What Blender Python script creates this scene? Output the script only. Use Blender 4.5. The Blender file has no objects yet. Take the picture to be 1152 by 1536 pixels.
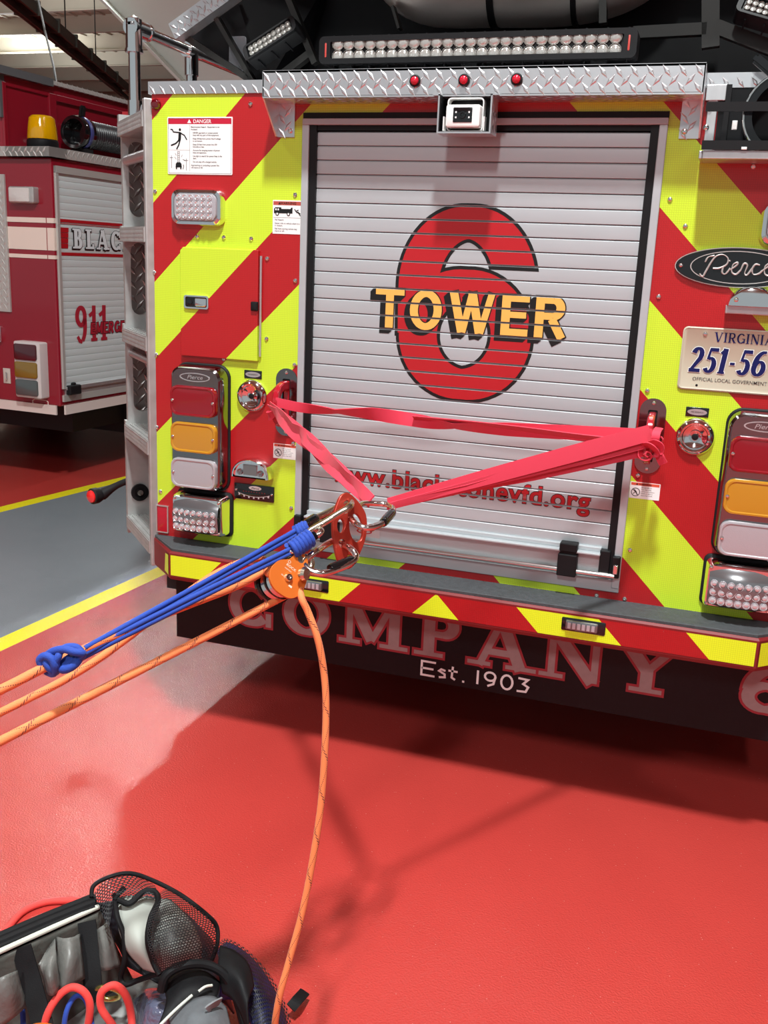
import bpy, bmesh, math, random
from math import sin, cos, pi, radians, sqrt, atan2
from mathutils import Vector as V, Matrix, Euler
random.seed(7)
sc = bpy.context.scene
COL = sc.collection
# ---------------------------------------------------------------- camera
F = 1476.47; YAW = -0.31798266; PIT = -0.25053335; ROL = 0.04365769
CAM = V((0, -2.6105, 1.5))
fw = V((sin(YAW)*cos(PIT), cos(YAW)*cos(PIT), sin(PIT)))
r0 = V((cos(YAW), -sin(YAW), 0)); u0 = r0.cross(fw)
R = cos(ROL)*r0 + sin(ROL)*u0; U = -sin(ROL)*r0 + cos(ROL)*u0
def ray(x, y): return (x-576)/F*R - (y-768)/F*U + fw
def at(x, y, X=None, Y=None, Z=None, d=None):
    """measured point of the place: where the sight line through a photo pixel meets a known plane"""
    v = ray(x, y)
    if X is not None: s = (X-CAM.x)/v.x
    elif Y is not None: s = (Y-CAM.y)/v.y
    elif Z is not None: s = (Z-CAM.z)/v.z
    else: s = d
    return CAM + s*v
def atp(x, y, P, n):
    v = ray(x, y); return CAM + v*(((V(P)-CAM).dot(n))/v.dot(n))
cd = bpy.data.cameras.new('camera'); cam = bpy.data.objects.new('camera', cd); COL.objects.link(cam)
m = Matrix((R, U, -fw)).transposed().to_4x4(); m.translation = CAM; cam.matrix_world = m
cd.sensor_fit = 'VERTICAL'; cd.sensor_height = 36; cd.lens = 36*F/1536; cd.clip_start = .05; cd.clip_end = 200
sc.camera = cam
XC = -0.657
# ---------------------------------------------------------------- materials
MATS = {}
def mat(name, col=(.8,.8,.8), metal=0, rough=.5, bump=None, spec=.5, coat=0, noise=None, trans=0, sheen=0, aniso=0, emit=None):
    if name in MATS: return MATS[name]
    m = bpy.data.materials.new(name); m.use_nodes = True; nt = m.node_tree; N = nt.nodes; L = nt.links
    b = N['Principled BSDF']
    b.inputs['Base Color'].default_value = (*col, 1); b.inputs['Metallic'].default_value = metal
    b.inputs['Roughness'].default_value = rough; b.inputs['Specular IOR Level'].default_value = spec
    b.inputs['Coat Weight'].default_value = coat; b.inputs['Coat Roughness'].default_value = .05
    b.inputs['Transmission Weight'].default_value = trans
    b.inputs['Sheen Weight'].default_value = sheen
    if emit: b.inputs['Emission Color'].default_value = (*emit[0], 1); b.inputs['Emission Strength'].default_value = emit[1]
    tc = N.new('ShaderNodeTexCoord')
    if noise:   # (scale, amount, stretch)
        n = N.new('ShaderNodeTexNoise'); n.inputs['Scale'].default_value = noise[0]; n.inputs['Detail'].default_value = 5
        mp = N.new('ShaderNodeMapping'); mp.inputs['Scale'].default_value = noise[2] if len(noise) > 2 else (1,1,1)
        L.new(tc.outputs['Object'], mp.inputs[0]); L.new(mp.outputs[0], n.inputs['Vector'])
        mx = N.new('ShaderNodeMix'); mx.data_type = 'RGBA'; k = noise[1]
        mx.inputs[6].default_value = (*[c*(1-k) for c in col], 1); mx.inputs[7].default_value = (*[min(1, c*(1+k)) for c in col], 1)
        L.new(n.outputs['Fac'], mx.inputs[0]); L.new(mx.outputs[2], b.inputs['Base Color'])
        mr = N.new('ShaderNodeMapRange'); mr.inputs[3].default_value = max(.02, rough*(1-k)); mr.inputs[4].default_value = min(1, rough*(1+k))
        L.new(n.outputs['Fac'], mr.inputs[0]); L.new(mr.outputs[0], b.inputs['Roughness'])
    if bump:    # (scale, strength, distance, stretch)
        n = N.new('ShaderNodeTexNoise'); n.inputs['Scale'].default_value = bump[0]; n.inputs['Detail'].default_value = 4
        mp = N.new('ShaderNodeMapping'); mp.inputs['Scale'].default_value = bump[3] if len(bump) > 3 else (1,1,1)
        L.new(tc.outputs['Object'], mp.inputs[0]); L.new(mp.outputs[0], n.inputs['Vector'])
        bp = N.new('ShaderNodeBump'); bp.inputs['Strength'].default_value = bump[1]; bp.inputs['Distance'].default_value = bump[2]
        L.new(n.outputs['Fac'], bp.inputs['Height']); L.new(bp.outputs[0], b.inputs['Normal'])
    MATS[name] = m; return m
def math_(nt, op, a, b=None):
    n = nt.nodes.new('ShaderNodeMath'); n.operation = op
    for i, v in enumerate((a, b)):
        if v is None: continue
        if isinstance(v, (int, float)): n.inputs[i].default_value = v
        else: nt.links.new(v, n.inputs[i])
    return n.outputs[0]
RED = (.44, .009, .012); YEL = (.60, .82, .035)
def chevron(name, u0, per, gridbump=True, yel=YEL, red=RED):
    m = mat(name, red, rough=.32, coat=.25); nt = m.node_tree; N = nt.nodes; L = nt.links; b = N['Principled BSDF']
    tc = N.new('ShaderNodeTexCoord'); sp = N.new('ShaderNodeSeparateXYZ'); L.new(tc.outputs['Object'], sp.inputs[0])
    u = math_(nt, 'ADD', math_(nt, 'ABSOLUTE', sp.outputs[0]), sp.outputs[2])
    k = math_(nt, 'DIVIDE', math_(nt, 'SUBTRACT', u, u0), per*2)
    fr = math_(nt, 'FRACT', math_(nt, 'ADD', k, 20))
    isy = math_(nt, 'LESS_THAN', fr, .5)
    # prismatic sheeting: a fine square cell pattern plus faint diagonal seams
    gx = math_(nt, 'FRACT', math_(nt, 'MULTIPLY', sp.outputs[0], 190)); gz = math_(nt, 'FRACT', math_(nt, 'MULTIPLY', sp.outputs[2], 190))
    cell = math_(nt, 'MAXIMUM', math_(nt, 'LESS_THAN', gx, .22), math_(nt, 'LESS_THAN', gz, .22))
    w = N.new('ShaderNodeMix'); w.data_type = 'RGBA'; w.inputs[6].default_value = (*red, 1); w.inputs[7].default_value = (*yel, 1); L.new(isy, w.inputs[0])
    d = N.new('ShaderNodeMix'); d.data_type = 'RGBA'; d.blend_type = 'MULTIPLY'; d.inputs[0].default_value = 1
    cc = N.new('ShaderNodeMapRange'); cc.inputs[3].default_value = 1; cc.inputs[4].default_value = .84; L.new(cell, cc.inputs[0])
    L.new(w.outputs[2], d.inputs[6]); L.new(cc.outputs[0], d.inputs[7]); L.new(d.outputs[2], b.inputs['Base Color'])
    bp = N.new('ShaderNodeBump'); bp.inputs['Strength'].default_value = .25; bp.inputs['Distance'].default_value = .0006
    dg = math_(nt, 'FRACT', math_(nt, 'MULTIPLY', u, 46)); hh = math_(nt, 'ADD', cell, math_(nt, 'MULTIPLY', math_(nt, 'LESS_THAN', dg, .12), 1.5))
    L.new(hh, bp.inputs['Height']); L.new(bp.outputs[0], b.inputs['Normal'])
    return m
CHEV = chevron('chevron_sheeting', 1.232, .2245)
CHEVB = chevron('chevron_bumper_sheeting', .836, .2195, yel=(.78, .93, .02))
BODYRED = mat('truck_red_paint', (.30, .006, .010), rough=.22, coat=.6)
DKRED = mat('dark_red_trim', (.20, .012, .014), rough=.45)
DOORAL = mat('satin_silver_slat', (.47, .50, .52), metal=.3, rough=.42, noise=(6, .05, (1, 1, 8)))
ALU = mat('brushed_aluminium', (.62, .62, .63), metal=.8, rough=.36, noise=(40, .12, (1, 1, .08)))
ALUL = mat('cast_aluminium', (.50, .50, .49), metal=.65, rough=.5, noise=(25, .2), bump=(120, .3, .001))
CHROME = mat('chrome', (.86, .86, .87), metal=1, rough=.07)
TREAD = mat('tread_plate', (.70, .71, .73), metal=.85, rough=.30, bump=(60, .08, .002))
STEEL = mat('polished_steel', (.80, .78, .76), metal=1, rough=.14)
TANST = mat('anodised_tan_steel', (.72, .66, .54), metal=1, rough=.2)
BLK = mat('black_plastic', (.009, .009, .010), rough=.45, spec=.22)
BLKM = mat('black_metal', (.006, .006, .007), metal=0, rough=.42, spec=.2, noise=(8, .4), bump=(30, .1, .002))
RUB = mat('black_rubber', (.012, .012, .013), rough=.6, spec=.25)
BLKG = mat('gloss_black', (.006, .006, .007), rough=.08, coat=.5)
FLAPM = mat('glossy_black_mud_flap', (.006, .006, .007), rough=.30, spec=.22, bump=(260, .35, .002))
TOPGREY = mat('grey_grip_deck', (.055, .060, .065), rough=.75, noise=(60, .35), bump=(400, .6, .002))
WHITE = mat('white_paint', (.82, .82, .80), rough=.4)
DECW = mat('decal_white', (.85, .85, .84), rough=.3)
DECR = mat('decal_red', (.44, .012, .018), rough=.28)
DECK = mat('decal_black', (.008, .008, .008), rough=.3)
DECG = mat('decal_gold', (.86, .46, .10), rough=.35, noise=(30, .06))
LETP = mat('lettering_grey_pink', (.30, .20, .195), rough=.45, noise=(60, .15))
LETR = mat('lettering_red_edge', (.30, .02, .03), rough=.4)
LENSR = mat('red_lens', (.24, .003, .010), rough=.12, coat=.7, bump=(300, .2, .0006, (1, 1, .05)))
LENSA = mat('amber_lens', (.52, .24, .016), rough=.14, coat=.7, bump=(300, .2, .0006, (1, 1, .05)))
LENSC = mat('clear_lens', (.46, .44, .47), metal=.25, rough=.22, coat=.6, bump=(500, .4, .0008, (1, .1, 1)))
LEDM = mat('led_reflector', (.75, .75, .78), metal=.6, rough=.12, coat=.6, bump=(200, .4, .002))
LEDD = mat('led_dome', (.50, .49, .46), metal=.45, rough=.10, coat=.9)
RLENS = mat('dark_red_lens', (.10, .0, .004), rough=.08, coat=1)
HOTRED = mat('bright_red_lens', (.85, .02, .02), rough=.2, coat=.8)
GLASS = mat('clear_glass', (.95, .95, .95), rough=.03, trans=.9)
WEB = mat('pink_red_webbing', (.70, .036, .078), rough=.7, sheen=.1, bump=(500, .3, .0006))
EYE = mat('red_tow_eye_paint', (.40, .010, .022), rough=.14, coat=.7)
RIG = mat('red_anodised_plate', (.40, .035, .020), metal=.35, rough=.32)
ORA = mat('orange_anodised', (.72, .17, .025), metal=.25, rough=.33)
PLATE = mat('licence_plate_cream', (.50, .465, .355), rough=.35)
NAVY = mat('plate_navy', (.008, .012, .09), rough=.45, spec=.2)
NRED = mat('maroon_paint', (.26, .006, .018), rough=.2, coat=.5)
NDARK = mat('undercarriage_black', (.010, .010, .011), rough=.7)
TREAD2 = mat('dull_tread_plate', (.58, .58, .55), metal=.45, rough=.42)
NSLAT = mat('grey_shutter_slat', (.70, .80, .80), metal=.2, rough=.4)
CREAM = mat('cream_stripe', (.80, .66, .58), rough=.35)
HOSE = mat('ribbed_black_hose', (.018, .018, .022), rough=.35)
AMB = mat('beacon_amber', (.95, .50, .0), rough=.08, trans=.35, coat=.6, bump=(60, .4, .004, (1, 1, .1)))
BAGB = mat('black_nylon', (.007, .007, .008), rough=.6, spec=.2, noise=(50, .3), bump=(500, .3, .001))
BAGG = mat('grey_nylon_lining', (.085, .085, .075), rough=.5, noise=(9, .3), bump=(14, .8, .012))
BAGL = mat('pale_grey_panel', (.40, .42, .38), rough=.6, noise=(5, .1))
BAGO = mat('grey_cordura', (.11, .12, .13), rough=.75, noise=(80, .25), bump=(400, .4, .001))
PIPE = mat('reflective_piping', (.62, .64, .56), rough=.45)
def rope_mat(name, base, fleck, amt=.10, sc_u=90, tint=None):
    m = mat(name, base, rough=.75, sheen=.1); nt = m.node_tree; N = nt.nodes; L = nt.links; b = N['Principled BSDF']
    tcn = N.new('ShaderNodeTexCoord'); sp = N.new('ShaderNodeSeparateXYZ'); L.new(tcn.outputs['UV'], sp.inputs[0])
    u = sp.outputs[0]; v = sp.outputs[1]     # u metres along, v 0..1 round
    a1 = math_(nt, 'FRACT', math_(nt, 'ADD', math_(nt, 'MULTIPLY', u, sc_u*2), math_(nt, 'MULTIPLY', v, 8)))
    a2 = math_(nt, 'FRACT', math_(nt, 'SUBTRACT', math_(nt, 'MULTIPLY', u, sc_u*2), math_(nt, 'MULTIPLY', v, 8)))
    h = math_(nt, 'MULTIPLY', math_(nt, 'PINGPONG', a1, .5), math_(nt, 'PINGPONG', a2, .5))
    bp = N.new('ShaderNodeBump'); bp.inputs['Strength'].default_value = .5; bp.inputs['Distance'].default_value = .0012
    L.new(h, bp.inputs['Height']); L.new(bp.outputs[0], b.inputs['Normal'])
    if fleck:
        s1 = math_(nt, 'FRACT', math_(nt, 'ADD', math_(nt, 'MULTIPLY', u, 13), math_(nt, 'MULTIPLY', v, 1)))
        s2 = math_(nt, 'FRACT', math_(nt, 'SUBTRACT', math_(nt, 'MULTIPLY', u, 13.5), math_(nt, 'MULTIPLY', v, 2)))
        t = math_(nt, 'MAXIMUM', math_(nt, 'LESS_THAN', s1, amt), math_(nt, 'LESS_THAN', s2, amt*.7))
        dash = math_(nt, 'LESS_THAN', math_(nt, 'FRACT', math_(nt, 'MULTIPLY', math_(nt, 'ADD', u, math_(nt, 'MULTIPLY', v, .03)), 260)), .45)
        mk = math_(nt, 'MULTIPLY', t, dash)
        mx = N.new('ShaderNodeMix'); mx.data_type = 'RGBA'; mx.inputs[6].default_value = (*base, 1); mx.inputs[7].default_value = (*fleck, 1)
        L.new(mk, mx.inputs[0]); L.new(mx.outputs[2], b.inputs['Base Color'])
    return m
ROPE = rope_mat('orange_rope', (.84, .235, .075), (.10, .012, .02))
CORD = rope_mat('blue_cord', (.011, .055, .36), None)
REDC = rope_mat('red_cord', (.80, .06, .05), None)
def mesh_fabric(name, col, cell=230, hole=.60):
    m = mat(name, col, rough=.6); nt = m.node_tree; N = nt.nodes; L = nt.links; b = N['Principled BSDF']
    tcn = N.new('ShaderNodeTexCoord'); sp = N.new('ShaderNodeSeparateXYZ'); L.new(tcn.outputs['UV'], sp.inputs[0])
    row = math_(nt, 'MULTIPLY', sp.outputs[1], cell*1.15); ri = math_(nt, 'FLOOR', row)
    off = math_(nt, 'MULTIPLY', math_(nt, 'MODULO', ri, 2), .5)
    cx = math_(nt, 'SUBTRACT', math_(nt, 'FRACT', math_(nt, 'ADD', math_(nt, 'MULTIPLY', sp.outputs[0], cell), math_(nt, 'ADD', off, 50))), .5)
    cy = math_(nt, 'SUBTRACT', math_(nt, 'FRACT', math_(nt, 'ADD', row, 0)), .5)
    r2 = math_(nt, 'SQRT', math_(nt, 'ADD', math_(nt, 'MULTIPLY', cx, cx), math_(nt, 'MULTIPLY', cy, cy)))
    h = math_(nt, 'LESS_THAN', r2, hole*.5)
    tr = N.new('ShaderNodeBsdfTransparent'); ms = N.new('ShaderNodeMixShader')
    L.new(h, ms.inputs[0]); L.new(b.outputs[0], ms.inputs[1]); L.new(tr.outputs[0], ms.inputs[2])
    L.new(ms.outputs[0], N['Material Output'].inputs[0]); return m
MESHF = mesh_fabric('black_mesh_fabric', (.012, .012, .014), 130, .74)
# ---------------------------------------------------------------- object helpers
def empty(name, loc, label=None, cat=None, group=None):
    o = bpy.data.objects.new(name, None); COL.objects.link(o); o.location = loc; o.empty_display_size = .1
    if label: o['label'] = label; o['category'] = cat
    if group: o['group'] = group
    return o
def root_loc(o):
    p = V((0,0,0))
    while o: p += o.location; o = o.parent
    return p
def obj(name, bm, mats, parent=None, smooth=True, label=None, auto=35, kind=None, cat=None, group=None, sub=0, solid=0, bevel=0):
    if not isinstance(mats, (list, tuple)): mats = [mats]
    me = bpy.data.meshes.new(name)
    off = root_loc(parent) if parent else V((0,0,0))
    if parent is None and len(bm.verts):
        lo = V([min(v.co[i] for v in bm.verts) for i in range(3)]); hi = V([max(v.co[i] for v in bm.verts) for i in range(3)])
        off = V(((lo.x+hi.x)/2, (lo.y+hi.y)/2, lo.z)) if kind != 'structure' else V((0,0,0))
    bmesh.ops.translate(bm, verts=bm.verts, vec=-off)
    if smooth:
        for f in bm.faces: f.smooth = True
        for e in bm.edges:
            if len(e.link_faces) == 2 and e.calc_face_angle(0) > radians(auto): e.smooth = False
    bm.to_mesh(me); bm.free()
    for m in mats: me.materials.append(m)
    o = bpy.data.objects.new(name, me); COL.objects.link(o)
    if parent: o.parent = parent
    else: o.location = off
    if bevel:
        b = o.modifiers.new('bevel', 'BEVEL'); b.width = bevel; b.segments = 2; b.limit_method = 'ANGLE'
    if solid:
        s = o.modifiers.new('solidify', 'SOLIDIFY'); s.thickness = solid
    if sub:
        s = o.modifiers.new('subdivision', 'SUBSURF'); s.levels = s.render_levels = sub
    if label: o['label'] = label
    if cat: o['category'] = cat
    if kind: o['kind'] = kind
    if group: o['group'] = group
    return o
def copy_part(src, parent, delta, name=None):
    c = src.copy(); COL.objects.link(c); c.parent = parent; c.location = src.location + V(delta); return c
# ---------------------------------------------------------------- shape helpers
def fr(o, ex=(1,0,0), ey=(0,0,1)):
    ex = V(ex).normalized(); ey = V(ey); ey = (ey - ex*ey.dot(ex)).normalized(); ez = ex.cross(ey)
    m = Matrix((ex, ey, ez)).transposed().to_4x4(); m.translation = V(o); return m
def WP(px, py, Y=0): return fr(at(px, py, Y=Y))        # frame on the rear wall: x right, y up, z out of the wall
def W3(x, z, y=0): return fr((x, y, z))
I4 = Matrix.Identity(4)
def face(bm, vs, mi=0):
    try: f = bm.faces.new(vs); f.material_index = mi; return f
    except ValueError: return None
def box(bm, x0, x1, y0, y1, z0, z1, M=I4, mi=0):
    v = [bm.verts.new(M @ V((x, y, z))) for z in (z0, z1) for y in (y0, y1) for x in (x0, x1)]
    for q in ((0,2,3,1), (4,5,7,6), (0,1,5,4), (2,6,7,3), (0,4,6,2), (1,3,7,5)): face(bm, [v[i] for i in q], mi)
def loft(bm, rings, M=I4, mi=0, cap0=True, cap1=True, closed=True):
    """rings: list of (poly2d, z)"""
    rv = [[bm.verts.new(M @ V((p[0], p[1], z))) for p in poly] for poly, z in rings]
    n = len(rv[0])
    for a, b in zip(rv, rv[1:]):
        for i in range(n if closed else n-1): face(bm, [a[i], a[(i+1) % n], b[(i+1) % n], b[i]], mi)
    if cap0: face(bm, rv[0][::-1], mi)
    if cap1: face(bm, rv[-1], mi)
def rrect(w, h, r, n=5, cx=0, cy=0):
    out = []; r = min(r, w/2-1e-5, h/2-1e-5)
    for (sx, sy, a0) in ((1,1,0), (-1,1,90), (-1,-1,180), (1,-1,270)):
        for i in range(n+1):
            a = radians(a0 + 90*i/n); out.append((cx+sx*(w/2-r)+r*cos(a), cy+sy*(h/2-r)+r*sin(a)))
    return out
def ell(rx, ry, n=24, cx=0, cy=0): return [(cx+rx*cos(2*pi*i/n), cy+ry*sin(2*pi*i/n)) for i in range(n)]
def prism(bm, poly, z0, z1, M=I4, mi=0): loft(bm, [(poly, z0), (poly, z1)], M, mi)
def pad(bm, w, h, r, z0, z1, M=I4, mi=0, ch=None, n=5, cx=0, cy=0):
    ch = ch if ch is not None else min((z1-z0)*.5, w*.2, h*.2)
    loft(bm, [(rrect(w, h, r, n, cx, cy), z0), (rrect(w, h, r, n, cx, cy), z1-ch), (rrect(w-ch*.6, h-ch*.6, max(r-ch*.3, .0005), n, cx, cy), z1-ch*.3), (rrect(w-ch*2, h-ch*2, max(r-ch, .0005), n, cx, cy), z1)], M, mi)
def frame_ring(bm, outer, inner, z0, z1, M=I4, mi=0):
    n = len(outer)
    a = [bm.verts.new(M @ V((*p, z0))) for p in outer]; b = [bm.verts.new(M @ V((*p, z1))) for p in outer]
    c = [bm.verts.new(M @ V((*p, z0))) for p in inner]; d = [bm.verts.new(M @ V((*p, z1))) for p in inner]
    for i in range(n):
        j = (i+1) % n
        face(bm, [a[i], a[j], b[j], b[i]], mi); face(bm, [b[i], b[j], d[j], d[i]], mi)
        face(bm, [d[i], d[j], c[j], c[i]], mi); face(bm, [c[i], c[j], a[j], a[i]], mi)
def lathe(bm, prof, M=I4, n=24, mi=0):
    rows = [[bm.verts.new(M @ V((r*cos(2*pi*i/n), r*sin(2*pi*i/n), z))) for i in range(n)] if r > 1e-6 else [bm.verts.new(M @ V((0, 0, z)))] for r, z in prof]
    for a, b in zip(rows, rows[1:]):
        for i in range(n):
            j = (i+1) % n
            if len(a) == 1 and len(b) == 1: continue
            if len(a) == 1: face(bm, [a[0], b[i], b[j]], mi)
            elif len(b) == 1: face(bm, [a[i], a[j], b[0]], mi)
            else: face(bm, [a[i], a[j], b[j], b[i]], mi)
def catmull(pts, k=8, closed=False):
    pts = [V(p) for p in pts]; out = []; n = len(pts)
    rng = range(n) if closed else range(n-1)
    for i in rng:
        p1 = pts[i]; p2 = pts[(i+1) % n]
        p0_ = pts[(i-1) % n] if closed or i > 0 else p1*2-p2
        p3 = pts[(i+2) % n] if closed or i < n-2 else p2*2-p1
        for j in range(k):
            t = j/k; out.append(.5*((2*p1) + (p2-p0_)*t + (2*p0_-5*p1+4*p2-p3)*t*t + (3*p1-p0_-3*p2+p3)*t**3))
    if not closed: out.append(pts[-1])
    return out
def tube(bm, pts, r, n=10, closed=False, mi=0, caps=True):
    pts = [V(p) for p in pts]; N = len(pts); uvl = bm.loops.layers.uv.verify()
    T = []
    for i in range(N):
        a = pts[(i-1) % N] if closed or i > 0 else pts[i]; b = pts[(i+1) % N] if closed or i < N-1 else pts[i]
        T.append((b-a).normalized())
    up = V((0,0,1)) if abs(T[0].z) < .9 else V((1,0,0)); nrm = (up - T[0]*up.dot(T[0])).normalized()
    rows = []; L = [0]
    for i in range(N):
        if i: nrm = (nrm - T[i]*nrm.dot(T[i])).normalized(); L.append(L[-1] + (pts[i]-pts[i-1]).length)
        bn = T[i].cross(nrm); rr = r[i] if isinstance(r, (list, tuple)) else r
        rows.append([bm.verts.new(pts[i] + nrm*rr*cos(2*pi*j/n) + bn*rr*sin(2*pi*j/n)) for j in range(n)])
    M = N if closed else N-1
    for i in range(M):
        a = rows[i]; b = rows[(i+1) % N]; l0 = L[i]; l1 = L[i+1] if i+1 < N else L[i]+(pts[0]-pts[-1]).length
        for j in range(n):
            k = (j+1) % n; f = face(bm, [a[j], a[k], b[k], b[j]], mi)
            if f:
                for lp, uv in zip(f.loops, ((l0, j/n), (l0, (j+1)/n), (l1, (j+1)/n), (l1, j/n))): lp[uvl].uv = uv
    if not closed and caps: face(bm, rows[0][::-1], mi); face(bm, rows[-1], mi)
def ribbon(bm, pts, wd, w, t=.003, mi=0):
    """flat strap along pts; wd = width direction per point (or one), w = width per point (or one)"""
    pts = [V(p) for p in pts]; N = len(pts); rows = []
    for i in range(N):
        T = (pts[min(i+1, N-1)] - pts[max(i-1, 0)]).normalized(); d = V(wd[i]) if isinstance(wd, list) else V(wd)
        d = (d - T*d.dot(T)).normalized(); nn = T.cross(d); ww = w[i] if isinstance(w, list) else w
        rows.append([bm.verts.new(pts[i] + d*ww/2*a + nn*t/2*b) for a, b in ((-1,-1), (-.5,-1.25), (.5,-1.25), (1,-1), (1,1), (.5,1.25), (-.5,1.25), (-1,1))])
    for a, b in zip(rows, rows[1:]):
        for j in range(8): face(bm, [a[j], a[(j+1) % 8], b[(j+1) % 8], b[j]], mi)
    face(bm, rows[0][::-1], mi); face(bm, rows[-1], mi)
def interp(vals, k):
    """smooth list of vectors/floats to match catmull(pts,k)"""
    out = []
    for i in range(len(vals)-1):
        for j in range(k): t = j/k; out.append(vals[i]*(1-t) + vals[i+1]*t)
    out.append(vals[-1]); return out
def sheet(bm, rows, ku=4, kv=4, mi=0):
    """smooth cloth surface through a grid of points, with metric-ish UVs"""
    rows = [catmull(r, ku) for r in rows]; cols = list(zip(*rows)); cols = [catmull(c, kv) for c in cols]; rows = list(zip(*cols))
    uvl = bm.loops.layers.uv.verify()
    n, m_ = len(rows), len(rows[0]); vs = [[bm.verts.new(p) for p in r] for r in rows]
    lu = sum((rows[n//2][i+1]-rows[n//2][i]).length for i in range(m_-1))/(m_-1); lv = sum((rows[i+1][m_//2]-rows[i][m_//2]).length for i in range(n-1))/(n-1)
    for i in range(n-1):
        for j in range(m_-1):
            f = face(bm, [vs[i][j], vs[i][j+1], vs[i+1][j+1], vs[i+1][j]], mi)
            if f:
                for lp, (a, b) in zip(f.loops, ((i, j), (i, j+1), (i+1, j+1), (i+1, j))): lp[uvl].uv = (b*lu, a*lv)
    return vs
def lozenges(bm, M, w, h, pitch=.030, z=0, height=.0016, mi=0):
    height *= .6
    """raised diamonds of tread plate over a w x h area centred on the frame"""
    nx = int(w/pitch)+1; ny = int(h/(pitch*.5))+1; L = pitch*.50; B = pitch*.155
    for i in range(nx):
        for j in range(ny):
            x = -w/2 + (i+.5+.25*((j % 2)*2-1))*pitch; y = -h/2 + (j+.5)*pitch*.5
            if abs(x) > w/2-.004 or abs(y) > h/2-.002: continue
            a = radians(52 if j % 2 else -52)*1; ca, sa = cos(a), sin(a)
            def q(u, v, zz): return bm.verts.new(M @ V((x+u*ca-v*sa, y+u*sa+v*ca, zz)))
            b = [q(L, 0, z), q(0, B, z), q(-L, 0, z), q(0, -B, z)]; t = [q(L*.45, 0, z+height), q(0, B*.35, z+height), q(-L*.45, 0, z+height), q(0, -B*.35, z+height)]
            for k in range(4): face(bm, [b[k], b[(k+1) % 4], t[(k+1) % 4], t[k]], mi)
            face(bm, t, mi)
def screw(M, parent, r=.006, name='screw'):
    bm = bmesh.new(); lathe(bm, [(r, 0), (r, r*.3), (r*.75, r*.62), (r*.35, r*.72), (r*.3, r*.45), (0, r*.45)], M, 12)
    return obj(name, bm, STEEL, parent)
# ---- lettering made of strokes: each stroke is a polyline with widths, unit cap height
def stroke(bm, pts, ws, M, z, o=0, mi=0, closed=False, ext=True):
    pts = [V((p[0], p[1])) for p in pts]; N = len(pts)
    if not isinstance(ws, (list, tuple)): ws = [ws]*N
    if o and ext and not closed:
        pts[0] = pts[0] + (pts[0]-pts[1]).normalized()*o; pts[-1] = pts[-1] + (pts[-1]-pts[-2]).normalized()*o
    rows = []
    for i in range(N):
        a = pts[(i-1) % N] if closed or i else None; b = pts[(i+1) % N] if closed or i < N-1 else None
        t1 = (pts[i]-a).normalized() if a is not None else None; t2 = (b-pts[i]).normalized() if b is not None else None
        if t1 is None: t1 = t2
        if t2 is None: t2 = t1
        t = (t1+t2); t = t.normalized() if t.length > 1e-6 else t1
        nn = V((-t.y, t.x)); c = max(.35, t.dot(t1)); w = (ws[i]/2+o)/c
        rows.append((bm.verts.new(M @ V((*(pts[i]+nn*w), z))), bm.verts.new(M @ V((*(pts[i]-nn*w), z)))))
    for i in range(N if closed else N-1):
        a = rows[i]; b = rows[(i+1) % N]; face(bm, [a[0], a[1], b[1], b[0]], mi)
def arc(cx, cy, rx, ry, a0, a1, n=14): return [(cx+rx*cos(radians(a0+(a1-a0)*i/n)), cy+ry*sin(radians(a0+(a1-a0)*i/n))) for i in range(n+1)]
def arcw(a0, a1, wt, wn, n=14): return [wn + (wt-wn)*abs(cos(radians(a0+(a1-a0)*i/n))) for i in range(n+1)]
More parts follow.
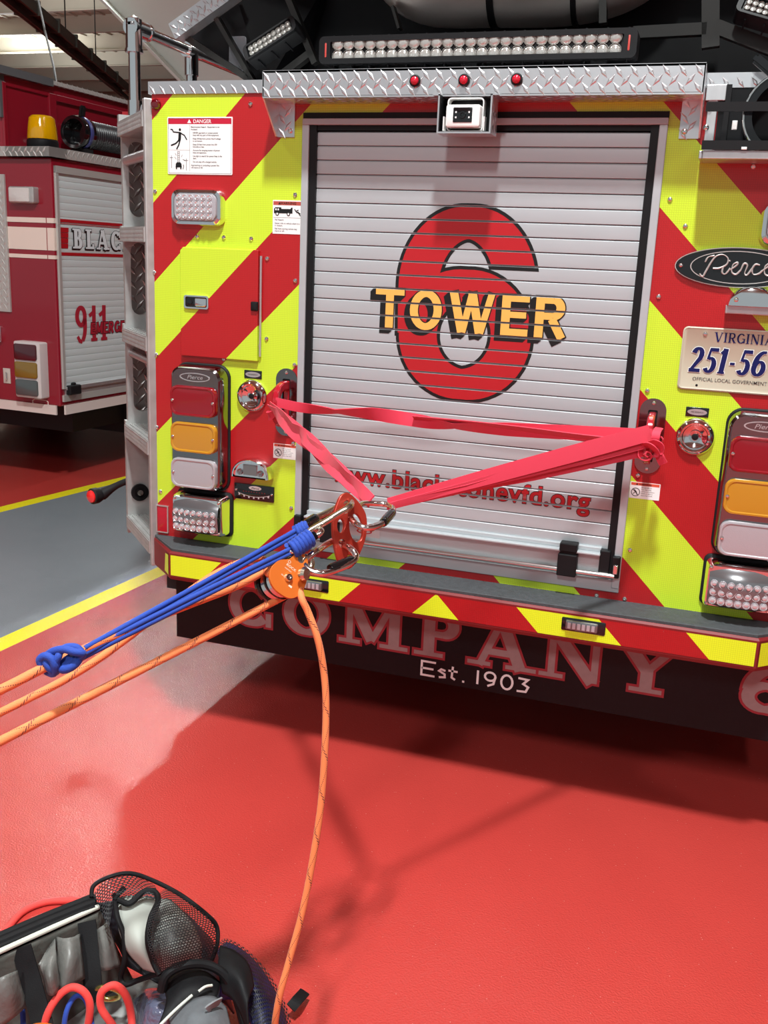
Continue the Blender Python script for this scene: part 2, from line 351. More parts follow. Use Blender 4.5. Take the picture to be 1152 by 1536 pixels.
def glyphs(T=.2, N=.12, S=.05, sl=.09):
    """T thick, N thin, S serif thickness, sl serif overhang; returns {char: (width, [(pts, widths)])}"""
    h = T/2
    def v(x, y0=0, y1=1, w=T): return ([(x, y0), (x, y1)], w)
    def hz(x0, x1, y, w=N): return ([(x0, y), (x1, y)], w)
    def sf(x, y, w=T, k=1): return [hz(x-w/2-sl*k, x+w/2+sl*k, S/2 if y == 0 else 1-S/2, S)] if S else []
    def bowl(cx, cy, rx, ry, a0, a1, n=14): return (arc(cx, cy, rx, ry, a0, a1, n), arcw(a0, a1, T, N, n))
    G = {}
    G['T'] = (.74, [v(.37)] + [hz(0, .74, 1-N/2)] + sf(.37, 0) + ([v(S*.8, .72, 1, S*1.6), v(.74-S*.8, .72, 1, S*1.6)] if S else []))
    G['I'] = (T+2*sl, [v(h+sl)] + sf(h+sl, 0) + sf(h+sl, 1))
    x0 = h+sl
    G['E'] = (.66, [v(x0), hz(x0, .64, 1-N/2), hz(x0, .58, .5), hz(x0, .66, N/2)] + sf(x0, 0) + sf(x0, 1) + ([v(.64-S*.8, .76, 1, S*1.6), v(.66-S*.8, 0, .24, S*1.6)] if S else []))
    G['L'] = (.62, [v(x0), hz(x0, .62, N/2)] + sf(x0, 0) + sf(x0, 1) + ([v(.62-S*.8, 0, .26, S*1.6)] if S else []))
    G['O'] = (.82, [(arc(.41, .5, .41-h, .5-N/2, 0, 360, 32)[:-1], arcw(0, 360, T, N, 32)[:-1], True)])
    G['C'] = (.76, [bowl(.41, .5, .41-h, .5-N/2, 42, 318, 26)] + ([v(.70, .66, .98, S*1.5), v(.70, .02, .34, S*1.5)] if S else []))
    G['G'] = (.80, [bowl(.41, .5, .41-h, .5-N/2, 42, 318, 26), v(.72, .05, .46, T*.8), hz(.5, .8, .46, S or N)])
    G['P'] = (.70, [v(x0), hz(x0, .42, 1-N/2), hz(x0, .42, .44+N/2), bowl(.42, .72, .28-h, .28-N/2, -90, 90)] + sf(x0, 0) + sf(x0, 1))
    G['R'] = (.78, G['P'][1] + [([(.40, .46), (.66, 0)], T*.95)] + (sf(.68, 0, T*.9, .6)))
    G['B'] = (.70, [v(x0), hz(x0, .40, 1-N/2), hz(x0, .42, .52), hz(x0, .42, N/2), bowl(.40, .76, .26-h, .24-N/2, -90, 90), bowl(.42, .27, .28-h, .27-N/2, -90, 90)] + sf(x0, 0) + sf(x0, 1))
    G['A'] = (.86, [([(.13, 0), (.41, 1)], N), ([(.73, 0), (.43, 1)], T), hz(.22, .66, .33)] + sf(.12, 0, N, 1) + sf(.73, 0) + ([hz(.3, .52, 1-S/2, S)] if S else []))
    G['K'] = (.80, [v(x0), ([(x0+.02, .40), (.64, 1)], N), ([(.34, .58), (.68, 0)], T)] + sf(x0, 0) + sf(x0, 1) + sf(.66, 1, N) + sf(.70, 0, T, .5))
    G['M'] = (1.0, [v(.14, 0, 1, N), v(.84), ([(.16, 1), (.49, .12)], T), ([(.49, .12), (.80, 1)], N)] + sf(.14, 0, N) + sf(.84, 0) + sf(.14, 1, N) + sf(.84, 1))
    G['N'] = (.86, [v(.14, 0, 1, N), v(.74, 0, 1, N), ([(.16, 1), (.72, 0)], T)] + sf(.14, 0, N) + sf(.14, 1, N) + sf(.74, 1, N))
    G['V'] = (.84, [([(.12, 1), (.41, 0)], T), ([(.72, 1), (.44, 0)], N)] + sf(.12, 1) + sf(.73, 1, N))
    G['Y'] = (.84, [([(.12, 1), (.42, .45)], T), ([(.74, 1), (.42, .45)], N), v(.42, 0, .5)] + sf(.12, 1) + sf(.74, 1, N) + sf(.42, 0))
    G['W'] = (1.16, [([(.12, 1), (.36, 0)], T), ([(.58, 1), (.38, 0)], N), ([(.58, 1), (.80, 0)], T), ([(1.06, 1), (.82, 0)], N)] + sf(.12, 1) + sf(.60, 1, T, .6) + sf(1.06, 1, N))
    G['2'] = (.62, [(arc(.31, .72, .30-h, .28-N/2, 170, 0, 10) + [(.48, .56), (.10, .06)], arcw(170, 0, T, N, 10) + [T*.9, N]), hz(.02, .60, N*.7, N*1.4)])
    G['5'] = (.60, [hz(.16, .60, 1-N*.7, N*1.4), ([(.20, .98), (.13, .54)], N*.9), (arc(.28, .32, .31-h, .32-N/2, 120, -150, 18), arcw(120, -150, T, N, 18))])
    G['1'] = (.40, [v(.22), ([(.02, .80), (.22, .97)], N)] + [hz(.04, .40, S/2+.01, max(S, .04))])
    G['6'] = (.66, [(arc(.33, .31, .33-h, .31-N/2, 0, 360, 28)[:-1], arcw(0, 360, T, N, 28)[:-1], True), (arc(.48, .42, .48-h, .58-N/2, 180, 78, 12), arcw(180, 78, T, N, 12))])
    G['9'] = (.66, [(arc(.33, .69, .33-h, .31-N/2, 0, 360, 28)[:-1], arcw(0, 360, T, N, 28)[:-1], True), (arc(.18, .58, .48-h, .58-N/2, 0, -100, 12), arcw(0, -100, T, N, 12))])
    G['-'] = (.34, [hz(.05, .30, .42, .10)]); G[' '] = (.42, [])
    return G
def word(bm, s, G, M, H, sx=1, gap=.10, z=0, o=0, mi=0, shear=0, dx=0, dy=0, widths=None):
    """write s with cap height H; returns total width"""
    x = 0; k = 0
    for ch in s:
        w, ss = G[ch]
        for st in ss:
            pts = [((x+(p[0]+shear*p[1])*sx)*H+dx, p[1]*H+dy) for p in st[0]]; ws = st[1]
            ws = [a*H for a in ws] if isinstance(ws, (list, tuple)) else ws*H
            stroke(bm, pts, ws, M, z+k*2e-6, o, mi, closed=len(st) > 2); k += 1
        x += (w+gap)*sx
    return x*H
def text(bm, s, M, H, z=0, off=0, mi=0, sx=1, shear=0, align='LEFT', gap=1.0):
    """the built-in typeface, as a flat mesh in frame M; H = cap height"""
    c = bpy.data.curves.new('t', 'FONT'); c.body = s; c.size = 1; c.offset = off; c.shear = shear; c.align_x = align; c.space_character = gap; c.resolution_u = 4
    o = bpy.data.objects.new('t', c); COL.objects.link(o); dg = bpy.context.evaluated_depsgraph_get(); dg.update()
    me = bpy.data.meshes.new_from_object(o.evaluated_get(dg)); S = H/.729
    me.transform(M @ Matrix.Translation((0, 0, z)) @ Matrix.Diagonal((S*sx, S, 1, 1)))
    n0 = len(bm.faces); bm.from_mesh(me); bm.faces.ensure_lookup_table()
    for f in bm.faces[n0:]: f.material_index = mi
    bpy.data.objects.remove(o); bpy.data.curves.remove(c); bpy.data.meshes.remove(me)
def textfit(bm, s, M, W, H, **k):
    """text stretched to a given width"""
    c = bpy.data.curves.new('t', 'FONT'); c.body = s; c.size = 1; c.space_character = k.get('gap', 1); o = bpy.data.objects.new('t', c); COL.objects.link(o)
    bpy.context.view_layer.update(); w = o.dimensions.x; bpy.data.objects.remove(o); bpy.data.curves.remove(c)
    text(bm, s, M, H, sx=W/(w*H/.729), **k)
# ================================================================ THE FIRE TRUCK
truck = empty('fire_truck', (XC, 0, 0), 'fire truck with red and yellow chevrons and a silver rear shutter marked TOWER 6', 'fire truck')
def WL(x, z, y=0): return fr((XC+x, y, z))      # frame on the rear face, x from the truck's centre line
def bx(x0, x1, y0, y1, z0, z1, bm, mi=0): box(bm, XC+x0, XC+x1, y0, y1, z0, z1, I4, mi)
# body shell behind the rear skin (recessed corner for the ladder)
bm = bmesh.new()
plan = [(-.945, .012), (-.875, .085), (-1.123, .335), (-1.27, .345), (-1.27, 8.5), (1.27, 8.5), (1.27, .345), (1.0, .09), (.945, .012)]
loft(bm, [([(XC+x, y) for x, y in plan], .62), ([(XC+x, y) for x, y in plan], 1.93)])
obj('body', bm, BODYRED, truck, smooth=False)
# rear skin: one sheet round the shutter opening
bm = bmesh.new()
bx(-.947, -.478, -.001, .012, .625, 1.925, bm); bx(.476, .947, -.001, .012, .625, 1.925, bm)
bx(-.478, .476, -.001, .012, 1.872, 1.925, bm); bx(-.478, .476, -.001, .012, .625, .665, bm)
obj('rear_panel', bm, CHEV, truck, smooth=False)
# under-body
bm = bmesh.new(); bx(-1.1, 1.1, .3, 8.2, .34, .62, bm); bx(-1.2, 1.2, 2.6, 2.9, .25, .5, bm)
for sx in (-1, 1):
    for yy in (2.2, 2.9):
        lathe(bm, [(0, -.16), (.44, -.16), (.5, -.12), (.5, .12), (.44, .16), (.2, .16), (.16, .1), (0, .1)], Matrix.Translation((XC+sx*.98, yy+.8, .5)) @ Matrix.Rotation(pi/2, 4, 'Y'), 28)
obj('undercarriage', bm, NDARK, truck)
# ---- bumper
def bplan(fx, f, b): return [(-fx, f), (fx, f), (.957, b), (.957, .02), (-.957, .02), (-.957, b)]
def bring(p, z): return ([(XC+x, y) for x, y in p], z)
bm = bmesh.new()
loft(bm, [bring(bplan(.835, -.115, -.008), .535), bring(bplan(.838, -.120, -.010), .545), bring(bplan(.838, -.120, -.010), .618), bring(bplan(.835, -.116, -.008), .624)])
obj('bumper', bm, DKRED, truck, smooth=False)
bm = bmesh.new()
x1 = .832
for (a, b) in (((-x1, -.1212), (x1, -.1212)), ((-.952, -.014), (-.842, -.1205)), ((.842, -.1205), (.952, -.014))):
    p = [V((XC+a[0], a[1], .550)), V((XC+b[0], b[1], .550)), V((XC+b[0], b[1], .613)), V((XC+a[0], a[1], .613))]
    if a[0] > -.9 and b[0] < .9 or b[0] > .9:
        face(bm, [bm.verts.new(q) for q in p])
p = [(-.878, -.088), (-.842, -.1215)]
face(bm, [bm.verts.new(V((XC+x, y, z))) for x, y, z in ((-.870, -.093, .552), (-.840, -.1212, .550), (-.840, -.1212, .613), (-.862, -.101, .611))])
obj('chevron_strip', bm, CHEVB, truck, smooth=False)
bm = bmesh.new(); loft(bm, [bring(bplan(.832, -.114, -.006), .624), bring(bplan(.832, -.114, -.006), .631), bring(bplan(.828, -.110, -.004), .633)])
obj('grip_deck', bm, TOPGREY, truck, smooth=False)
for x in (-.376, .404):
    l = bmesh.new(); pad(l, .115, .036, .004, .1212-.12, .1225-.12, WL(x, .588, -.1205)); o = obj('bumper_light', l, BLKG, truck)
    l = bmesh.new(); M = WL(x-.004, .588, -.122); pad(l, .085, .026, .004, 0, .010, M)
    for q in range(6): box(l, -.036+.0125*q, -.028+.0125*q, -.008, .008, .009, .0112, M, 1)
    obj('lens', l, [mat('smoky_clear', (.20, .20, .21), metal=.6, rough=.18, coat=1), LENSC], o)
# ---- mud flap with lettering
bm = bmesh.new(); bx(-.885, .955, .0, .012, .30, .56, bm); flap = obj('mud_flap', bm, FLAPM, truck, smooth=False)
G1 = glyphs(T=.24, N=.14, S=.09, sl=.10)
def fitsx(s, G, W, H, gap): return W/(sum(G[c][0]+gap for c in s)*H - gap*H)
bm = bmesh.new(); H = .138; sx = fitsx('COMPANY', G1, 1.36, H, .16)
M = WL(-.702, .380, -.001)
word(bm, 'COMPANY', G1, M, H, sx, .16, 0, .007, 0); word(bm, 'COMPANY', G1, M, H, sx, .16, .0006, 0, 1)
obj('flap_lettering', bm, [LETR, LETP], flap, smooth=False, label='grey and red lettering COMPANY'); bm = bmesh.new()
M = WL(.812, .380, -.001); word(bm, '6', G1, M, H, 1.5, .16, 0, .007, 0); word(bm, '6', G1, M, H, 1.5, .16, .0006, 0, 1)
obj('flap_numeral', bm, [LETR, LETP], flap, smooth=False, label='grey and red numeral 6')
bm = bmesh.new(); M = WL(-.066, .318, -.0015); w = .0065
def st(*pts): stroke(bm, [(x*.043, y*.043) for x, y in pts], w, M, 0)
x = 0
for a in ([(1.05,1),(.05,1),(.05,0),(1.0,0)], [(.05,.5),(.9,.5)]): st(*a)
st((1.75,.55),(1.45,.62),(1.3,.48),(1.7,.3),(1.72,.08),(1.3,.02)); st((2.25,.95),(2.2,.15),(2.45,.02)); st((1.95,.62),(2.6,.62)); st((2.95,.0),(3.1,.0))
st((4.0,1.0),(4.0,0)); stroke(bm, [(p[0]*.043, p[1]*.043) for p in arc(4.85,.7,.36,.3,0,360,16)[:-1]], w, M, 1e-5, closed=True); st((5.2,.7),(5.1,.2),(4.7,.0))
stroke(bm, [(p[0]*.043, p[1]*.043) for p in arc(6.0,.5,.38,.5,0,360,18)[:-1]], w, M, 1e-5, closed=True)
st((6.75,.95),(7.4,.92),(7.1,.58),(7.45,.4),(7.3,.05),(6.7,.02))
obj('flap_script', bm, DECW, flap, smooth=False, label='white handwriting Est. 1903')
# ---- shutter
bm = bmesh.new()
bx(-.478, .476, -.012, .03, 1.843, 1.859, bm)      # header
bx(-.478, -.458, -.012, .03, .668, 1.843, bm); bx(.456, .476, -.012, .03, .668, 1.843, bm); bx(-.478, .476, -.008, .03, .655, .690, bm)
shutter = obj('roll_up_shutter', bm, DOORAL, truck, smooth=False, bevel=.002)
bm = bmesh.new(); bx(-.478, .476, -.006, .03, 1.859, 1.874, bm); bx(-.458, -.438, -.006, .03, .690, 1.843, bm); bx(.436, .456, -.006, .03, .690, 1.843, bm); bx(-.44, .44, -.002, .03, 1.830, 1.843, bm); bx(-.458, .456, .0, .03, .688, .702, bm)
obj('weather_seal', bm, BLK, shutter, smooth=False)
bm = bmesh.new(); PITCH = .03662; Z0 = 1.8284; GR = []
z = Z0
while z > .79:
    zb = max(z-PITCH, .762); GR.append(zb)
    prof = [(z-.0006, .014), (z-.0006, .0076), (z-.0036, .0044), ((z+zb)/2, .0036), (zb+.0020, .0042), (zb+.0009, .0052), (zb+.0008, .014)]
    a = [bm.verts.new((XC-.440, y, zz)) for zz, y in prof]; b = [bm.verts.new((XC+.438, y, zz)) for zz, y in prof]
    for i in range(len(prof)-1): face(bm, [a[i], b[i], b[i+1], a[i+1]])
    z = zb
obj('slat_curtain', bm, DOORAL, shutter, auto=20)
bm = bmesh.new(); bx(-.44, .438, .012, .02, .69, 1.83, bm); obj('slat_hinge_backing', bm, mat('hinge_line_grey', (.34, .34, .35), rough=.5), shutter, smooth=False)
bm = bmesh.new()
bx(-.44, .420, -.030, .004, .757, .763, bm); bx(-.44, .420, -.008, .004, .706, .757, bm); bx(-.44, .42, -.008, .006, .763, .775, bm)
obj('bottom_rail', bm, DOORAL, shutter, smooth=False, bevel=.0015)
bm = bmesh.new(); tube(bm, [(XC-.455, -.022, .704), (XC+.462, -.022, .704)], .0085, 14); obj('lift_bar', bm, STEEL, shutter)
for x in (-.36, .335):
    bm = bmesh.new(); bx(x-.026, x+.026, -.036, .002, .690, .752, bm); bx(x-.022, x+.022, -.030, .0, .750, .760, bm); bx(x-.024, x+.024, -.034, .0, .758, .782, bm); obj('latch_bracket', bm, BLK, shutter, smooth=False, bevel=.003)
for q in ((.418, .446, -.02, .004, .705, .772), (.452, .474, -.026, .0, .700, .760), (-.474, -.452, -.026, .0, .700, .760)):
    bm = bmesh.new(); bx(*q, bm); obj('end_block', bm, BLK, shutter, smooth=False, bevel=.003)
bm = bmesh.new(); bx(.457, .469, -.030, -.024, .712, .738, bm); obj('latch_roller', bm, CHROME, shutter, bevel=.002)
bm = bmesh.new(); M = WL(-.262, .731, -.0085); pad(bm, .105, .026, .001, 0, .0004, M, 0); obj('maker_sticker', bm, mat('sticker_pinkish', (.55, .46, .46), rough=.4), shutter)
bm = bmesh.new(); frame_ring(bm, ell(.024, .008, 20, .005, .003), ell(.019, .005, 20, .005, .003), .0005, .0008, M, 0); text(bm, 'ROM', M @ Matrix.Translation((-.007, -.0004, 0)), .006, .0008, .01, 0)
obj('sticker_print', bm, DECR, shutter, smooth=False)
def cut_grooves(bm, half=.0026):
    for zg in GR:
        for s in (-1, 1):
            g = bm.verts[:] + bm.edges[:] + bm.faces[:]
            bmesh.ops.bisect_plane(bm, geom=g, plane_co=(0, 0, zg+s*half), plane_no=(0, 0, 1), dist=1e-7)
    dead = [f for f in bm.faces if any(abs(f.calc_center_median().z-zg) < half for zg in GR)]
    bmesh.ops.delete(bm, geom=dead, context='FACES')
# the number 6
bm = bmesh.new(); M = WL(0, 0, .0035)
bowl = (arc(.0, 1.312, .129, .131, 0, 360, 56)[:-1], arcw(0, 360, .108, .082, 56)[:-1])
up = arc(-.002, 1.44, .132, .163, -5, 180, 36) + [(-.133, 1.38), (-.1305, 1.31)]
upw = arcw(-5, 180, .112, .080, 36) + [.112, .112]
for o_, z_, mi in ((.009, 0, 0), (0, .0003, 1)):
    tb = bmesh.new(); stroke(tb, up, upw, M, z_, o_, mi)
    right = [f for f in tb.faces if f.calc_center_median().x > XC+.03]
    zc_ = 1.487 if mi == 0 else 1.499
    bmesh.ops.bisect_plane(tb, geom=list({v for f in right for v in f.verts})+list({e for f in right for e in f.edges})+right, plane_co=(0, 0, zc_), plane_no=(0, 0, 1), dist=1e-7)
    bmesh.ops.delete(tb, geom=[f for f in tb.faces if f.calc_center_median().x > XC+.03 and f.calc_center_median().z < zc_], context='FACES')
    tm = bpy.data.meshes.new('t'); tb.to_mesh(tm); tb.free(); bm.from_mesh(tm); bpy.data.meshes.remove(tm)
    stroke(bm, bowl[0], bowl[1], M, z_+.00004, o_, mi, closed=True)
# under the red the upper stroke is butted; TOWER over it
GT = glyphs(T=.215, N=.17, S=0, sl=0)
GT['E'] = (.66, [([(.11, 0), (.11, 1)], .22), ([(.11, .915), (.66, .915)], .17), ([(.11, .51), (.60, .51)], .15), ([(.11, .085), (.66, .085)], .17)])
H = .106; sx = fitsx('TOWER', GT, .530, H, .15)
for k in range(7): word(bm, 'TOWER', GT, M, H, sx, .15, .0006+k*2e-5, .003 if k < 6 else .003, 0, dx=-.254-.0022*(6-k), dy=1.320-.0022*(6-k))
word(bm, 'TOWER', GT, M, H, sx, .15, .0009, 0, 2, dx=-.254, dy=1.320)
cut_grooves(bm); obj('shutter_number', bm, [DECK, DECR, DECG], shutter, smooth=False, label='red number 6 behind gold lettering TOWER')
bm = bmesh.new(); M = WL(-.369, .871, .0035)
for o_, z_, mi in ((.044, 0, 0), (.020, .0004, 1)): textfit(bm, 'www.blackstonevfd.org', M, .745, .053, off=o_, z=z_, mi=mi, gap=1.08)
cut_grooves(bm, .0026); obj('shutter_web_address', bm, [DECK, DECR], shutter, smooth=False, label='red web address lettering')
# ---- tread-plate hood above the shutter
bm = bmesh.new()
bx(-.552, .552, -.104, -.098, 1.900, 1.962, bm); bx(-.552, .552, -.104, .012, 1.957, 1.963, bm); bx(-.552, .552, -.104, -.0, 1.896, 1.901, bm)
for s in (-1, 1):
    p = [(-.0, 1.96), (-.104, 1.96), (-.104, 1.90), (-.02, 1.812), (0, 1.812)]
    a = [bm.verts.new((XC+s*.549, y, z)) for y, z in p]; b = [bm.verts.new((XC+s*.553, y, z)) for y, z in p]
    face(bm, a); face(bm, b[::-1])
    for i in range(5): face(bm, [a[i], a[(i+1) % 5], b[(i+1) % 5], b[i]])
    bx(min(s*.503, s*.549), max(s*.503, s*.549), -.006, -.001, 1.812, 1.90, bm)
lozenges(bm, WL(0, 1.931, -.104), 1.10, .060, .036, 0, .0022); lozenges(bm, fr((XC, -.052, 1.896), (1,0,0), (0,1,0)), 1.10, .10, .036, -.0, -.0022)
lozenges(bm, WL(-.526, 1.856, -.006), .046, .086, .036, 0, .0018); lozenges(bm, WL(.526, 1.856, -.006), .046, .086, .036, 0, .0018)
hood = obj('tread_plate_hood', bm, TREAD, truck, smooth=False)
for x in (-.515, .515): screw(WL(x, 1.828, -.006), hood, .007)
for x in (-.135, -.01, .12):
    l = bmesh.new(); lathe(l, [(.0135, 0), (.0145, .004), (.0115, .007), (.010, .006)], WL(x, 1.932, -.105), 20); o = obj('marker_light', l, RUB, truck)
    l = bmesh.new(); lathe(l, [(.0105, .005), (.0095, .010), (.006, .013), (0, .014)], WL(x, 1.932, -.105), 20); obj('lens', l, mat('marker_red_lens', (.55, .01, .03), rough=.12, coat=.8), o)
# side treadplate trims along the roof line
bm = bmesh.new()
for a, b in ((-.955, -.552), (.552, .955)):
    bx(a, b, -.006, .06, 1.925, 1.958, bm); lozenges(bm, WL((a+b)/2, 1.941, -.006), b-a-.01, .026, .032, 0, .002)
bx(-1.12, -.552, .34, 8.4, 1.930, 1.95, bm); bx(.552, 1.12, .34, 8.4, 1.93, 1.95, bm); bx(-.93, -.552, .06, .34, 1.93, 1.95, bm)
obj('roof_edge_trim', bm, TREAD, truck, smooth=False)
bm = bmesh.new(); bx(-.56, .56, .012, 8.0, 1.90, 1.945, bm); obj('roof_deck', bm, BLKM, truck, smooth=False)
l = bmesh.new(); lathe(l, [(.015, 0), (.015, .006), (.011, .013), (0, .016)], WL(-.932, 1.898, 0), 20); obj('corner_marker_light', l, RLENS, truck)
# ---- reversing camera in its box
bm = bmesh.new()
for p in ((-.068, -.064, 1.812, 1.898), (.064, .068, 1.812, 1.898)): bx(p[0], p[1], -.125, -.06, p[2], p[3], bm)
bx(-.068, .068, -.125, -.06, 1.808, 1.812, bm); bx(-.082, -.064, -.125, -.06, 1.895, 1.898, bm); bx(.064, .082, -.125, -.06, 1.895, 1.898, bm); bx(-.064, .064, -.068, -.062, 1.812, 1.898, bm)
lozenges(bm, fr((XC+.068, -.092, 1.855), (0,1,0), (0,0,1)), .062, .08, .03, 0, .002)
cb = obj('camera_box', bm, TREAD, truck, smooth=False)
bm = bmesh.new(); bx(-.0635, .0635, -.0700, -.0685, 1.8125, 1.897, bm)
for s in (-1, 1): bx(min(s*.0622, s*.0638), max(s*.0622, s*.0638), -.1235, -.07, 1.8125, 1.897, bm)
bx(-.0635, .0635, -.1235, -.07, 1.8122, 1.8135, bm); obj('box_lining', bm, BLK, cb, smooth=False)
bm = bmesh.new(); M = WL(-.003, 1.848, -.11); pad(bm, .086, .052, .006, -.02, .018, M, ch=.004)
for s in (-1, 1): box(bm, s*.051-.0015, s*.051+.0015, -.034, .0, -.012, .006, M)
box(bm, -.052, .052, -.036, -.033, -.012, .006, M); frame_ring(bm, rrect(.092, .078, .01, 5, 0, .006), rrect(.087, .073, .009, 5, 0, .006), -.03, -.005, M)
cm = obj('reversing_camera', bm, WHITE, truck)
bm = bmesh.new(); pad(bm, .048, .034, .002, .018, .0195, M @ Matrix.Translation((0, .002, 0)), ch=.0004); lathe(bm, [(.009, .019), (.008, .022), (.005, .022), (.004, .020), (0, .0205)], M @ Matrix.Translation((0, .002, 0)), 20); obj('lens_panel', bm, BLKG, cm)
bm = bmesh.new()
for sx in (-1, 1):
    for sy in (-1, 1): box(bm, sx*.0165-.0018, sx*.0165+.0018, sy*.006-.002+.002, sy*.006+.002+.002, .0192, .0205, M)
obj('infrared_led', bm, DECW, cm)
# ---- LED light bar on top of the hood
def light_bar(name, M, w, h, n, rows, parent, mx=.062, mh=.026):
    bm = bmesh.new(); pad(bm, w, h, .012, -.05, .0, M, ch=.004); frame_ring(bm, rrect(w, h, .014), rrect(w-mx, h-mh, .004), -.001, .009, M)
    for k in range(int(w/.05)): box(bm, -w/2+.03+k*.05, -w/2+.034+k*.05, -h/2-.006, h/2+.006, -.055, -.012, M)
    o = obj(name, bm, BLK, parent)
    px = (w-mx-.01)/n; first = None
    for j in range(rows):
        for i in range(n):
            c = M @ V((-w/2+mx/2+.005+px*(i+.5), (j-(rows-1)/2)*px*1.02*(1 if rows > 1 else 0), 0))
            if first is None:
                l = bmesh.new(); Mc = M.copy(); Mc.translation = c; q = px*.52
                lathe(l, [(q, .001), (q*.96, q*.22), (q*.78, q*.40), (q*.45, q*.50), (0, q*.54)], Mc, 14); lathe(l, [(q*1.04, .006), (q*.98, .007), (q*.97, .0)], Mc, 14)
                first = obj('led_lens', l, LEDD, o); fc = c
            else: copy_part(first, o, c-fc)
    return o
lb = light_bar('light_bar', fr((XC-.014, -.045, 2.018)), .805, .066, 25, 2, truck)
bm = bmesh.new(); 
for s in (-1, 1): pad(bm, .005, .034, .002, .008, .0095, fr((XC-.014+s*.384, -.045, 2.018)), n=3)
obj('end_badge', bm, mat('badge_red', (.45, .05, .04), rough=.4), lb)
bm = bmesh.new()
for x in (-.35, -.02, .30): bx(x-.02, x+.02, -.03, .02, 1.960, 1.985, bm)
obj('bar_mount', bm, BLK, lb, smooth=False)
# ---- screws over the rear skin
scr = [(232, 409), (235, 532), (236, 641), (241, 737), (376, 156), (233, 287), (296, 355), (336, 356), (377, 358), (387, 392), (401, 388), (443, 421), (442, 547), (400, 508), (388, 519), (336, 539), (440, 665), (437, 762), (443, 292), (1005, 299), (1028, 339), (988, 445), (971, 586), (957, 713), (945, 825), (895, 893), (937, 898), (244, 806), (1130, 250)]
for p in scr:
    q = at(p[0], p[1], Y=-.001); screw(fr(q), truck, .0062)
# ---- hatch door on the left
M = WL(-.729, 1.356, -.001)
bm = bmesh.new(); pad(bm, .250, .312, .003, -.004, .012, M, ch=.002); hatch = obj('hatch_door', bm, CHEV, truck, smooth=False)
bm = bmesh.new(); tube(bm, [M @ V((.131, -.142, .006)), M @ V((.131, .14, .006))], .0036, 8); obj('piano_hinge', bm, ALU, hatch)
bm = bmesh.new(); pad(bm, .022, .026, .003, .011, .020, M @ Matrix.Translation((.116, .0, 0))); obj('stop_block', bm, BLK, hatch)
bm = bmesh.new(); ML = M @ Matrix.Translation((-.070, .002, .012)); frame_ring(bm, rrect(.080, .038, .007), rrect(.070, .029, .005), -.001, .006, ML); pad(bm, .038, .026, .005, 0, .006, ML @ Matrix.Translation((.014, 0, 0))); la = obj('paddle_latch', bm, CHROME, hatch)
bm = bmesh.new(); pad(bm, .072, .031, .004, -.001, .0015, ML, ch=.0005); lathe(bm, [(.007, .001), (.006, .004), (0, .004)], ML @ Matrix.Translation((-.020, 0, 0)), 14); obj('latch_recess', bm, BLKG, la)
# ---- rectangular warning lamps, upper corners
for s in (-1, 1):
    M = WL(s*.796, 1.622, -.001)
    bm = bmesh.new(); n = 8
    loft(bm, [(rrect(.166, .102, .026, n), 0), (rrect(.166, .102, .026, n), .012), (rrect(.156, .094, .024, n), .022), (rrect(.140, .080, .02, n), .024), (rrect(.138, .078, .02, n), .018)], M)
    o = obj('warning_lamp', bm, CHROME, truck)
    bm = bmesh.new(); loft(bm, [(rrect(.137, .077, .02, n), .018), (rrect(.132, .072, .02, n), .027), (rrect(.10, .05, .018, n), .030)], M); obj('lamp_glass', bm, LENSC, o)
    fst = None
    for j in range(4):
        for i in range(6):
            c = M @ V((-.050+.0196*i, -.0255+.017*j, .0295))
            if fst is None:
                l = bmesh.new(); Mc = M.copy(); Mc.translation = c; lathe(l, [(.0085, -.002), (.0075, .002), (.004, .0008), (.0028, .003), (0, .0036)], Mc, 10); fst = obj('led_lens', l, LEDM, o); fc = c
            else: copy_part(fst, o, c-fc)
